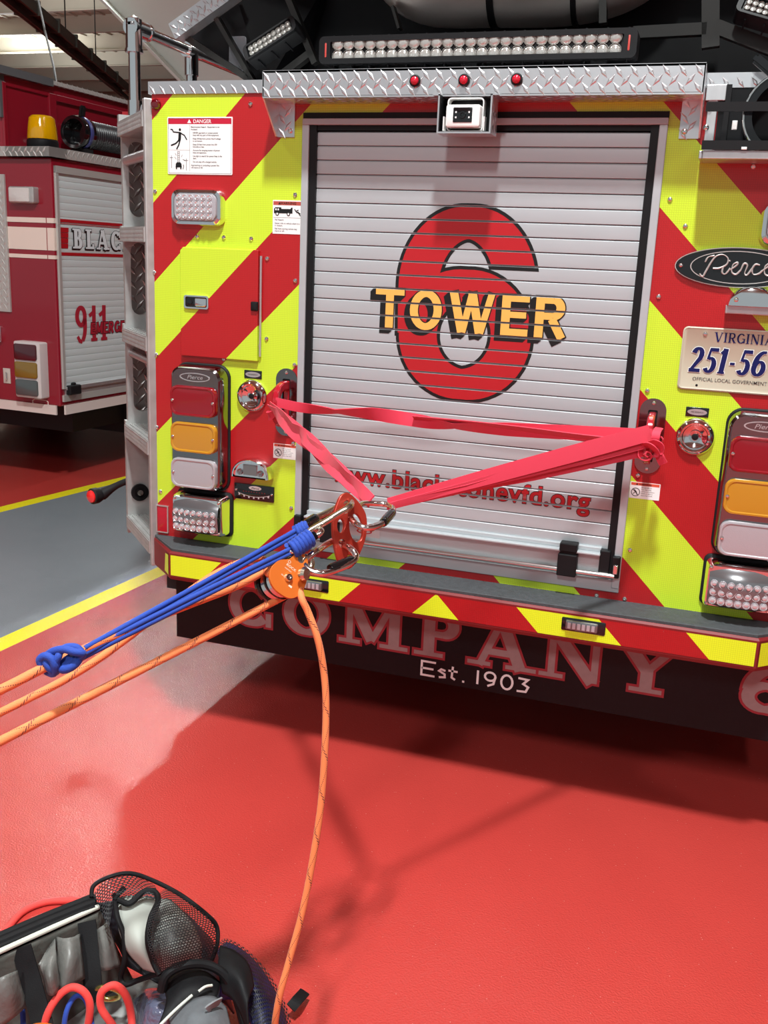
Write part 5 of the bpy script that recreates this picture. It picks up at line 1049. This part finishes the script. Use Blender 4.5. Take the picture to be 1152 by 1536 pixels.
# knot at the right eye: wraps, a curled end and a short tail
def yb(px, py, Y=-.115): return at(px, py, Y=Y)
def wrap(pts, wd, w, name='knot_wrap', t=.0024): bm = bmesh.new(); P_ = catmull(pts, 6); ribbon(bm, P_, [V(wd)]*len(P_) if not isinstance(wd, list) else interp([V(x) for x in wd], 6), w, t); return obj(name, bm, WEB, sling, auto=50)
wrap([yb(984, 672, -.10), yb(983, 660, -.125), yb(985, 648, -.12), yb(989, 642, -.10)], (1, 0, 0), .020)
wrap([yb(962, 668), yb(956, 674, -.125), yb(956, 684, -.13), yb(964, 690, -.125), yb(973, 688, -.115), yb(975, 681, -.118), yb(969, 677, -.12), yb(966, 682, -.122), yb(970, 685, -.12)], (.35, -.9, .1), .024, 'curled_end')
wrap([yb(963, 670), yb(972, 668, -.13), yb(980, 672, -.135), yb(984, 680, -.125), yb(976, 686, -.11)], (.3, -.8, .5), .024)
wrap([yb(974, 668), yb(983, 664, -.13), yb(991, 669, -.13), yb(990, 679, -.12), yb(980, 681, -.11)], (.3, -.6, .6), .020)
wrap([yb(987, 677, -.115), yb(990, 686, -.12), yb(995, 696, -.115)], [(1, 0, .2), (1, 0, .3), (1, 0, .4)], .021, 'loose_tail')
wrap([yb(990, 655, -.10), yb(994, 658, -.11), yb(993, 664, -.10)], (0, -1, .4), .010, 'loose_tail')
wrap([yb(402, 607, -.155) if 0 else EL+V((.012, -.02, .0)), EL+V((.0, -.024, -.012)), EL+V((-.012, -.02, -.018)), EL+V((-.014, -.0, -.016))], (.2, -.6, .7), .028)
# ================================================================ THE GEAR BAG
bag = empty('gear_bag', at(120, 1500, Z=0), 'open black and grey gear bag with mesh pockets on the red floor', 'bag')
def AZ(p): return at(p[0], p[1], Z=p[2])
def bag_sheet(name, rows, m_, ku=5, kv=5, parent=bag, thick=.003, label=None):
    bm = bmesh.new(); sheet(bm, [[AZ(p) if not isinstance(p, V) else p for p in r] for r in rows], ku, kv)
    return obj(name, bm, m_, parent, auto=70, solid=thick, label=label)
rim = [(-90, 1440, .27), (0, 1402, .27), (70, 1372, .27), (142, 1343, .27)]
inner = [(-90, 1472, .262), (0, 1434, .262), (75, 1400, .262), (150, 1366, .262)]
shell = [[AZ(p) for p in rim], [AZ(p)+V((0, .03, -.12)) for p in rim], [V((AZ(p).x, AZ(p).y+.02, .012)) for p in rim]]
sh = bag_sheet('bag_shell', [shell[0], shell[1], shell[2]], BAGB)
bag_sheet('lining', [inner, [(-70, 1500, .20), (20, 1475, .20), (95, 1440, .19), (168, 1405, .20)], [(-60, 1570, .10), (40, 1530, .10), (125, 1490, .10), (190, 1450, .12)], [(-50, 1640, .05), (60, 1590, .05), (150, 1540, .05), (215, 1500, .06)]], BAGG, 6, 6)
bm = bmesh.new()
for dy, dz, r_ in ((4, 0, .010), (12, .002, .009), (19, .002, .006)): tube(bm, catmull([AZ((p[0], p[1]+dy, p[2]+dz)) for p in rim], 6), r_, 10)
obj('zipper_rim', bm, BAGB, bag)
bm = bmesh.new(); tube(bm, catmull([AZ(p) for p in ((-80, 1464, .272), (0, 1427, .272), (75, 1393, .272), (148, 1360, .272))], 6), .0050, 10); obj('pale_piping', bm, PIPE, bag)
for a, b, c, w in (((32, 1421, .265), (46, 1470, .215), (66, 1545, .15), .036), ((130, 1382, .262), (136, 1430, .215), (140, 1500, .15), .034)):
    bm = bmesh.new(); P_ = catmull([AZ(a), AZ(b), AZ(c)], 5); ribbon(bm, P_, R, w, .003); obj('lining_strap', bm, BAGB, bag)
for rows in ([[(57, 1446, .245), (72, 1425, .24), (84, 1408, .245)], [(66, 1462, .22), (74, 1462, .245), (84, 1440, .24)], [(72, 1490, .19), (80, 1492, .21), (90, 1480, .20)]],
             [[(86, 1405, .25), (103, 1408, .262), (118, 1401, .25)], [(86, 1440, .225), (104, 1440, .245), (122, 1432, .225)], [(82, 1490, .19), (100, 1482, .20), (126, 1468, .19)]],
             [[(-20, 1476, .245), (5, 1464, .26), (24, 1456, .245)], [(-10, 1505, .215), (14, 1492, .23), (30, 1480, .215)], [(0, 1540, .17), (20, 1525, .18), (40, 1508, .17)]],
             [[(146, 1395, .245), (153, 1390, .26), (160, 1382, .25)], [(150, 1425, .22), (158, 1420, .24), (170, 1415, .225)], [(150, 1455, .18), (160, 1455, .20), (180, 1450, .19)]]):
    bag_sheet('inner_pocket', rows, mat('grey_pocket_nylon', (.15, .15, .14), rough=.42, bump=(35, .7, .006)))
# bag floor and heap of kit under the loops
bag_sheet('bag_bottom', [[(-60, 1500, .08), (60, 1490, .08), (160, 1470, .09), (240, 1470, .10)], [(-60, 1620, .06), (60, 1600, .06), (180, 1580, .06), (280, 1560, .07)]], mat('light_grey_tarp', (.40, .41, .40), rough=.4, bump=(25, .9, .01)), 6, 6)
bag_sheet('flap_panel', [[(172, 1349, .285), (204, 1345, .290), (237, 1352, .285)], [(178, 1388, .275), (204, 1392, .290), (229, 1390, .280)], [(192, 1425, .25), (212, 1428, .265), (228, 1425, .26)], [(216, 1452, .22), (228, 1456, .225), (238, 1459, .225)]], BAGL, 6, 6, label='pale grey stiff panel')
bag_sheet('mesh_pocket', [[(139, 1343, .285), (158, 1320, .295), (196, 1311, .30), (232, 1327, .30)], [(152, 1362, .295), (170, 1340, .31), (204, 1330, .32), (236, 1338, .315)], [(163, 1392, .285), (174, 1352, .30), (206, 1345, .31), (236, 1348, .31)]], MESHF, 8, 8, thick=0)
bag_sheet('mesh_pocket', [[(236, 1342, .312), (250, 1333, .31), (262, 1338, .30)], [(222, 1385, .31), (258, 1372, .325), (302, 1366, .285)], [(224, 1425, .29), (268, 1412, .31), (324, 1396, .25)], [(240, 1460, .24), (278, 1450, .25), (322, 1438, .20)]], MESHF, 9, 9, thick=0)
bag_sheet('mesh_backing', [[(236, 1350, .27), (252, 1350, .27), (258, 1352, .27)], [(228, 1390, .26), (256, 1385, .27), (285, 1383, .24)], [(230, 1425, .24), (262, 1425, .25), (300, 1415, .21)], [(242, 1455, .20), (270, 1450, .20), (300, 1440, .18)]], mat('grey_backing', (.34, .35, .32), rough=.6), 6, 6)
for pts, r_ in (([(137, 1345, .28), (141, 1328, .295), (165, 1315, .30), (196, 1310, .305), (232, 1322, .305), (272, 1343, .295), (310, 1372, .27), (325, 1390, .245), (326, 1415, .22), (318, 1440, .19)], .0042),
               ([(172, 1346, .30), (176, 1375, .295), (186, 1405, .27), (187, 1440, .23), (181, 1466, .19), (188, 1477, .18), (208, 1470, .19), (236, 1460, .22)], .0050),
               ([(178, 1350, .305), (195, 1355, .305), (215, 1338, .315), (232, 1338, .315), (237, 1352, .31), (226, 1378, .305), (222, 1410, .29), (230, 1442, .25), (240, 1462, .235)], .0058),
               ([(242, 1486, .21), (250, 1462, .24), (275, 1448, .25), (308, 1447, .24), (336, 1462, .22), (356, 1500, .18), (372, 1560, .13)], .0085)):
    bm = bmesh.new(); tube(bm, catmull([AZ(p) for p in pts], 6), r_, 10); obj('pocket_binding', bm, BAGB, bag)
bm = bmesh.new(); tube(bm, [AZ((174, 1345, .305)), AZ((187, 1331, .315))], .005, 8); tube(bm, [AZ((171, 1347, .305)), AZ((176, 1342, .31))], .007, 8); obj('zip_pull', bm, BLKG, bag)
# black body of the pocket side and the second mesh lobe
bag_sheet('side_panel', [[(139, 1345, .265), (152, 1365, .25), (168, 1400, .22), (190, 1450, .15)], [(150, 1355, .26), (172, 1380, .22), (200, 1430, .16), (250, 1480, .14)], [(232, 1345, .24), (270, 1370, .18), (300, 1430, .14), (330, 1500, .12)], [(262, 1362, .10), (310, 1400, .08), (330, 1440, .08), (352, 1520, .06)]], mat('navy_black_nylon', (.012, .013, .020), rough=.55, bump=(60, .5, .004)), 6, 6)
bag_sheet('side_mesh_lobe', [[(322, 1424, .19), (338, 1408, .19), (370, 1424, .17), (405, 1462, .15), (430, 1510, .12), (442, 1560, .10)], [(330, 1445, .20), (348, 1440, .21), (370, 1455, .20), (392, 1488, .18), (408, 1520, .15), (415, 1570, .12)], [(330, 1480, .17), (350, 1480, .18), (365, 1500, .17), (380, 1530, .15), (388, 1560, .14), (390, 1590, .12)]], MESHF, 8, 8, thick=0)
bag_sheet('lobe_lining', [[(326, 1428, .165), (342, 1416, .165), (370, 1432, .15), (400, 1468, .12), (424, 1515, .09), (432, 1560, .07)], [(332, 1455, .18), (350, 1450, .19), (370, 1462, .18), (388, 1495, .15), (402, 1525, .13), (410, 1570, .10)], [(330, 1500, .13), (350, 1500, .14), (365, 1520, .13), (378, 1540, .12), (385, 1570, .10), (390, 1600, .09)]], mat('deep_blue_liner', (.008, .012, .11), rough=.5, bump=(60, .5, .004)), 6, 6)
bag_sheet('lobe_cover', [[(330, 1420, .215), (352, 1428, .215), (372, 1448, .21), (380, 1480, .20)], [(328, 1450, .22), (346, 1455, .225), (362, 1475, .22), (372, 1505, .20)], [(335, 1490, .19), (350, 1500, .19), (366, 1530, .17), (378, 1570, .14)]], BAGB, 6, 6)
bag_sheet('front_pocket', [[(255, 1530, .20), (285, 1503, .215), (318, 1496, .215), (338, 1512, .20)], [(262, 1560, .20), (292, 1535, .225), (322, 1530, .22), (346, 1545, .19)], [(270, 1620, .16), (300, 1600, .17), (330, 1590, .16), (360, 1600, .14)]], BAGO, 7, 7)
bag_sheet('dark_flap', [[(245, 1480, .20), (275, 1460, .215), (305, 1458, .215), (330, 1475, .20)], [(250, 1505, .205), (275, 1485, .22), (300, 1480, .22), (325, 1495, .205)], [(235, 1545, .19), (262, 1520, .20), (290, 1500, .21), (318, 1500, .20)]], BAGB, 6, 6)
bm = bmesh.new(); tube(bm, catmull([AZ((230, 1548, .212)), AZ((262, 1516, .222)), AZ((288, 1493, .228))], 5), .0026, 8); obj('white_piping', bm, PIPE, bag)
bm = bmesh.new(); tube(bm, catmull([AZ((298, 1487, .228)), AZ((308, 1480, .232)), AZ((318, 1478, .228))], 5), .0024, 8); obj('white_piping', bm, PIPE, bag)
bm = bmesh.new(); P_ = [AZ((436, 1512, .03)), AZ((446, 1500, .035)), AZ((457, 1488, .02))]; ribbon(bm, catmull(P_, 4), (R*.8-U*.4), .022, .004); obj('end_strap', bm, BAGB, bag)
bm = bmesh.new(); ribbon(bm, catmull([AZ((310, 1515, .236)), AZ((318, 1508, .24)), AZ((330, 1502, .232))], 4), (R*.5+U*.9), .016, .003); obj('webbing_tab', bm, mat('grey_webbing', (.20, .21, .22), rough=.8), bag)
# things in and round the bag
def loop(name, pts, r, label, m_, cat='cord', group=None): return rope(name, [AZ(p) for p in pts], r, label, group, m_, 8, 10, cat)
loop('red_cord_loop', [(62, 1575, .10), (70, 1525, .17), (88, 1494, .20), (108, 1481, .21), (127, 1489, .20), (135, 1512, .17), (128, 1560, .10)], .0070, 'round red cord loop standing up in the middle of the open bag', REDC, group='red cord loops in the bag')
loop('red_cord_loop', [(186, 1575, .10), (170, 1540, .14), (152, 1512, .17), (153, 1488, .20), (172, 1478, .21), (188, 1492, .19), (197, 1525, .14), (198, 1575, .10)], .0070, 'narrower red cord loop beside the brass ring', REDC, group='red cord loops in the bag')
loop('blue_cord_loop', [(94, 1575, .10), (98, 1525, .16), (108, 1500, .18), (120, 1493, .185), (130, 1503, .17), (137, 1530, .14), (140, 1575, .10)], .0048, 'blue cord loop framed by the red loop', CORD, group='blue cord loops in the bag')
loop('blue_cord_loop', [(-20, 1512, .15), (5, 1502, .17), (24, 1504, .17), (34, 1518, .15), (34, 1575, .10)], .0050, 'blue cord bend at the left edge of the picture', CORD, group='blue cord loops in the bag')
rope('red_floor_cord', [at(*p, Z=.008) for p in ((-20, 1428), (8, 1396), (34, 1368), (66, 1354), (100, 1351), (140, 1352))], .0075, 'red cord arching over the floor behind the bag', None, REDC, 8, 10, 'cord')
bm = bmesh.new(); c = AZ((161, 1490, .15)); Mr = fr(c, R, Dv(0, .8, .6)); Q = [Mr @ V((.024*cos(a), .022*sin(a), 0)) for a in [2*pi*i/24 for i in range(24)]]; tube(bm, Q, .0052, 12, closed=True)
obj('brass_ring', bm, mat('brass', (.62, .48, .16), metal=.9, rough=.25), None, cat='ring', label='brass-coloured metal ring behind the narrow red cord loop')
bm = bmesh.new(); c = AZ((66, 1548, .14)); Mr = fr(c, R, Dv(0, .8, .6)); Q = [Mr @ V((.026*cos(a), .022*sin(a), 0)) for a in [2*pi*i/24 for i in range(24)]]; tube(bm, Q, .0055, 12, closed=True)
obj('orange_carabiner', bm, ORA, None, cat='carabiner', label='orange metal carabiner under the red cord at the bottom edge')
bm = bmesh.new(); rows = [[AZ(p) for p in r] for r in ([(200, 1500, .10), (222, 1486, .13), (250, 1488, .14), (268, 1500, .13)], [(205, 1525, .11), (225, 1510, .16), (248, 1512, .165), (262, 1518, .14)], [(205, 1560, .10), (225, 1545, .13), (245, 1540, .14), (255, 1545, .12)])]
sheet(bm, rows, 6, 6); obj('plastic_pouch', bm, mat('glossy_smoke_plastic', (.10, .11, .17), rough=.12, coat=1, bump=(30, 1, .012)), None, cat='pouch', label='shiny dark plastic pouch inside the bag', solid=.004)
# ================================================================ THE HALL
def floor_mat():
    m = mat('epoxy_floor', (.6, .04, .035), rough=.3, coat=.0); nt = m.node_tree; N = nt.nodes; L = nt.links; b = N['Principled BSDF']
    tc = N.new('ShaderNodeTexCoord'); sp = N.new('ShaderNodeSeparateXYZ'); L.new(tc.outputs['Object'], sp.inputs[0]); X, Y = sp.outputs[0], sp.outputs[1]
    def band(x0, k, w):      # 1 where x is left of the line x0 + k*y, and the strip of width w
        line = math_(nt, 'ADD', math_(nt, 'MULTIPLY', Y, k), x0); left = math_(nt, 'LESS_THAN', X, line); left2 = math_(nt, 'LESS_THAN', X, math_(nt, 'SUBTRACT', line, w)); return left, left2
    a1, a2 = band(-2.462, .0616, .095); c1, c2 = band(-4.105, .158, .10)
    yel = math_(nt, 'ADD', math_(nt, 'SUBTRACT', a1, a2), math_(nt, 'SUBTRACT', c1, c2)); grey = math_(nt, 'SUBTRACT', a2, c1)
    n1 = N.new('ShaderNodeTexNoise'); n1.inputs['Scale'].default_value = 1.6; n1.inputs['Detail'].default_value = 5; n1.inputs['Roughness'].default_value = .55; L.new(tc.outputs['Object'], n1.inputs['Vector'])
    n2_ = N.new('ShaderNodeTexNoise'); n2_.inputs['Scale'].default_value = 200; n2_.inputs['Detail'].default_value = 3; L.new(tc.outputs['Object'], n2_.inputs['Vector'])
    r = N.new('ShaderNodeMix'); r.data_type = 'RGBA'; r.inputs[6].default_value = (.44, .040, .034, 1); r.inputs[7].default_value = (.54, .056, .046, 1); L.new(n1.outputs['Fac'], r.inputs[0])
    g = N.new('ShaderNodeMix'); g.data_type = 'RGBA'; g.inputs[6].default_value = (.17, .20, .22, 1); g.inputs[7].default_value = (.25, .28, .30, 1); L.new(n1.outputs['Fac'], g.inputs[0])
    m1 = N.new('ShaderNodeMix'); m1.data_type = 'RGBA'; L.new(grey, m1.inputs[0]); L.new(r.outputs[2], m1.inputs[6]); L.new(g.outputs[2], m1.inputs[7])
    m2 = N.new('ShaderNodeMix'); m2.data_type = 'RGBA'; L.new(yel, m2.inputs[0]); L.new(m1.outputs[2], m2.inputs[6]); m2.inputs[7].default_value = (.90, .80, .02, 1)
    # scattered pale grit
    vz = N.new('ShaderNodeTexVoronoi'); vz.inputs['Scale'].default_value = 42; L.new(tc.outputs['Object'], vz.inputs['Vector'])
    gr = math_(nt, 'MULTIPLY', math_(nt, 'LESS_THAN', vz.outputs['Distance'], .045), .35)
    m3 = N.new('ShaderNodeMix'); m3.data_type = 'RGBA'; L.new(gr, m3.inputs[0]); L.new(m2.outputs[2], m3.inputs[6]); m3.inputs[7].default_value = (.8, .55, .5, 1); L.new(m3.outputs[2], b.inputs['Base Color'])
    rg = N.new('ShaderNodeMapRange'); rg.inputs[1].default_value = .3; rg.inputs[2].default_value = .7; rg.inputs[3].default_value = .07; rg.inputs[4].default_value = .13; L.new(n1.outputs['Fac'], rg.inputs[0]); L.new(rg.outputs[0], b.inputs['Roughness'])
    bp = N.new('ShaderNodeBump'); bp.inputs['Strength'].default_value = .8; bp.inputs['Distance'].default_value = .0020; L.new(n2_.outputs['Fac'], bp.inputs['Height']); L.new(bp.outputs[0], b.inputs['Normal'])
    b.inputs['Specular IOR Level'].default_value = .5
    return m
bm = bmesh.new(); box(bm, -26, 12, -12, 30, -.1, 0); obj('floor', bm, floor_mat(), kind='structure', smooth=False)
WALLM = mat('hall_wall_paint', (.66, .64, .58), rough=.7, noise=(2, .06))
bm = bmesh.new(); box(bm, -26.2, -26, -12, 30, 0, 6.8); obj('wall_left', bm, WALLM, kind='structure', smooth=False)
bm = bmesh.new(); box(bm, 12, 12.2, -12, 30, 0, 6.8); obj('wall_right', bm, WALLM, kind='structure', smooth=False)
bm = bmesh.new(); box(bm, -26.2, 12.2, 30, 30.2, 0, 6.8); obj('wall_far', bm, WALLM, kind='structure', smooth=False)
CEILM = mat('cream_roof_deck', (.50, .46, .38), rough=.6, noise=(1.5, .12))
bm = bmesh.new(); box(bm, -26, 12, -12, 30, 6.8, 6.9)
for k in range(100): x = -26+.38*k; box(bm, x, x+.05, -12, 30, 6.77, 6.8)
obj('ceiling', bm, CEILM, kind='structure', smooth=False)
for k in range(21):
    y = -11+1.95*k+.85; bm = bmesh.new(); box(bm, -26, 12, y, y+.02, 6.40, 6.8); box(bm, -26, 12, y-.09, y, 6.40, 6.425)
    for q in range(0): pass
    obj('trim_%d' % (k+1), bm, CEILM, kind='structure', smooth=False)
# sloping white steel frame haunch
bm = bmesh.new(); Yr = 7.0
a = [at(p[0], p[1], Y=Yr) for p in ((110, -50), (300, 150), (430, 280), (560, 280), (340, -50))]
poly3(bm, [a[0], a[1], a[2], a[3], a[4]], (0, .012, 0))
f0 = [at(p[0], p[1], Y=Yr) for p in ((110, -50), (430, 280))]
T = (f0[1]-f0[0]).normalized(); nn = V((T.z, 0, -T.x)); 
Mr = Matrix((T, V((0, 1, 0)), T.cross(V((0,1,0))))).transposed().to_4x4(); Mr.translation = f0[0]; box(bm, 0, (f0[1]-f0[0]).length, -.14, .14, -.012, .012, Mr)
f1 = [at(p[0], p[1], Y=Yr) for p in ((340, -50), (560, 280))]; T = (f1[1]-f1[0]).normalized(); Mr = Matrix((T, V((0, 1, 0)), T.cross(V((0,1,0))))).transposed().to_4x4(); Mr.translation = f1[0]; box(bm, 0, (f1[1]-f1[0]).length, -.14, .14, -.012, .012, Mr)
obj('trim_22', bm, mat('white_steel', (.50, .53, .49), rough=.45), kind='structure', smooth=False)
# dark hose track crossing under the roof, its hangers
p0, p1 = at(-40, -50, Z=5.0), at(192, 142, Z=5.0); p1 = p0 + (p1-p0)*1.0
bm = bmesh.new(); T = (p1-p0).normalized(); Mt_ = Matrix((T, V((0,0,1)).cross(T), V((0,0,1)))).transposed().to_4x4(); Mt_.translation = p0; Lt = (p1-p0).length
box(bm, 0, Lt, -.17, -.13, -.05, .12, Mt_); box(bm, 0, Lt, .13, .17, -.05, .12, Mt_); box(bm, 0, Lt, -.15, .15, .10, .13, Mt_); box(bm, 0, Lt, -.02, .02, -.12, -.04, Mt_)
for k in range(int(Lt/1.2)): box(bm, 1.2*k, 1.2*k+.06, -.2, .2, -.06, .16, Mt_)
tk = obj('exhaust_hose_track', bm, mat('dark_track_metal', (.055, .060, .050), metal=.4, rough=.5), None, cat='track', label='dark metal hose track slung diagonally below the cream roof', smooth=False)
bm = bmesh.new()
for k in range(1, int(Lt/2.4)): q = p0 + T*2.4*k; tube(bm, [q+V((0, 0, .1)), V((q.x, q.y, 6.8))], .012, 6)
obj('hanger_rod', bm, NDARK, tk)
bm = bmesh.new(); a, b = at(56, -10, Z=6.78), V((-4.53, 3.54, 2.62)); b = at(84, 122, d=9.0); a = at(56, -6, d=11); tube(bm, catmull([a, a.lerp(b, .5), b, b+V((0, 0, -.5))], 4), .011, 6)
tube(bm, [a, V((a.x, a.y, 6.8))], .011, 6)
obj('hanging_cable', bm, NDARK, None, cat='cable', label='thin dark cable hanging from the roof behind the maroon truck')
# ---------------------------------------------------------------- light
def area(name, loc, size, sizey, power, col=(.95, 1, .99), rot=(0,0,0)):
    l = bpy.data.lights.new(name, 'AREA'); l.shape = 'RECTANGLE'; l.size = size; l.size_y = sizey; l.energy = power; l.color = col
    o = bpy.data.objects.new(name, l); COL.objects.link(o); o.location = loc; o.rotation_euler = rot; return o
area('ceiling_lamp', (-.25, -2.35, 6.3), .26, .45, 760)
area('ceiling_lamp', (-4.6, -2.0, 6.3), .32, 1.2, 130)
area('ceiling_lamp', (4.0, -2.35, 6.3), .32, 1.2, 120)
area('ceiling_lamp', (-.25, -7.5, 6.3), .5, 1.6, 620)
area('ceiling_lamp', (-6.3, 7.7, 6.3), .25, .9, 640)
area('ceiling_lamp', (-9.5, 3.0, 6.3), .32, 1.2, 130)
area('ceiling_lamp', (-14, 10, 6.3), .32, 1.2, 200)
area('ceiling_lamp', (-.25, 8, 6.3), .32, 1.2, 200)
for p in ((-14, 14, 5.6), (-8, 7, 5.6), (-18, 20, 5.6)): area('ceiling_fill_light', p, .5, 2.0, 260, rot=(pi, 0, 0))  # unseen upward fill, added only to brighten the roof deck
w = bpy.data.worlds.new('hall_surroundings'); sc.world = w; w.use_nodes = True
w.node_tree.nodes['Background'].inputs[0].default_value = (.88, .97, 1, 1); w.node_tree.nodes['Background'].inputs[1].default_value = .6
vs = sc.view_settings; vs.view_transform = 'Standard'; vs.look = 'None'; vs.gamma = 1; vs.use_curve_mapping = False; vs.exposure = -0.55
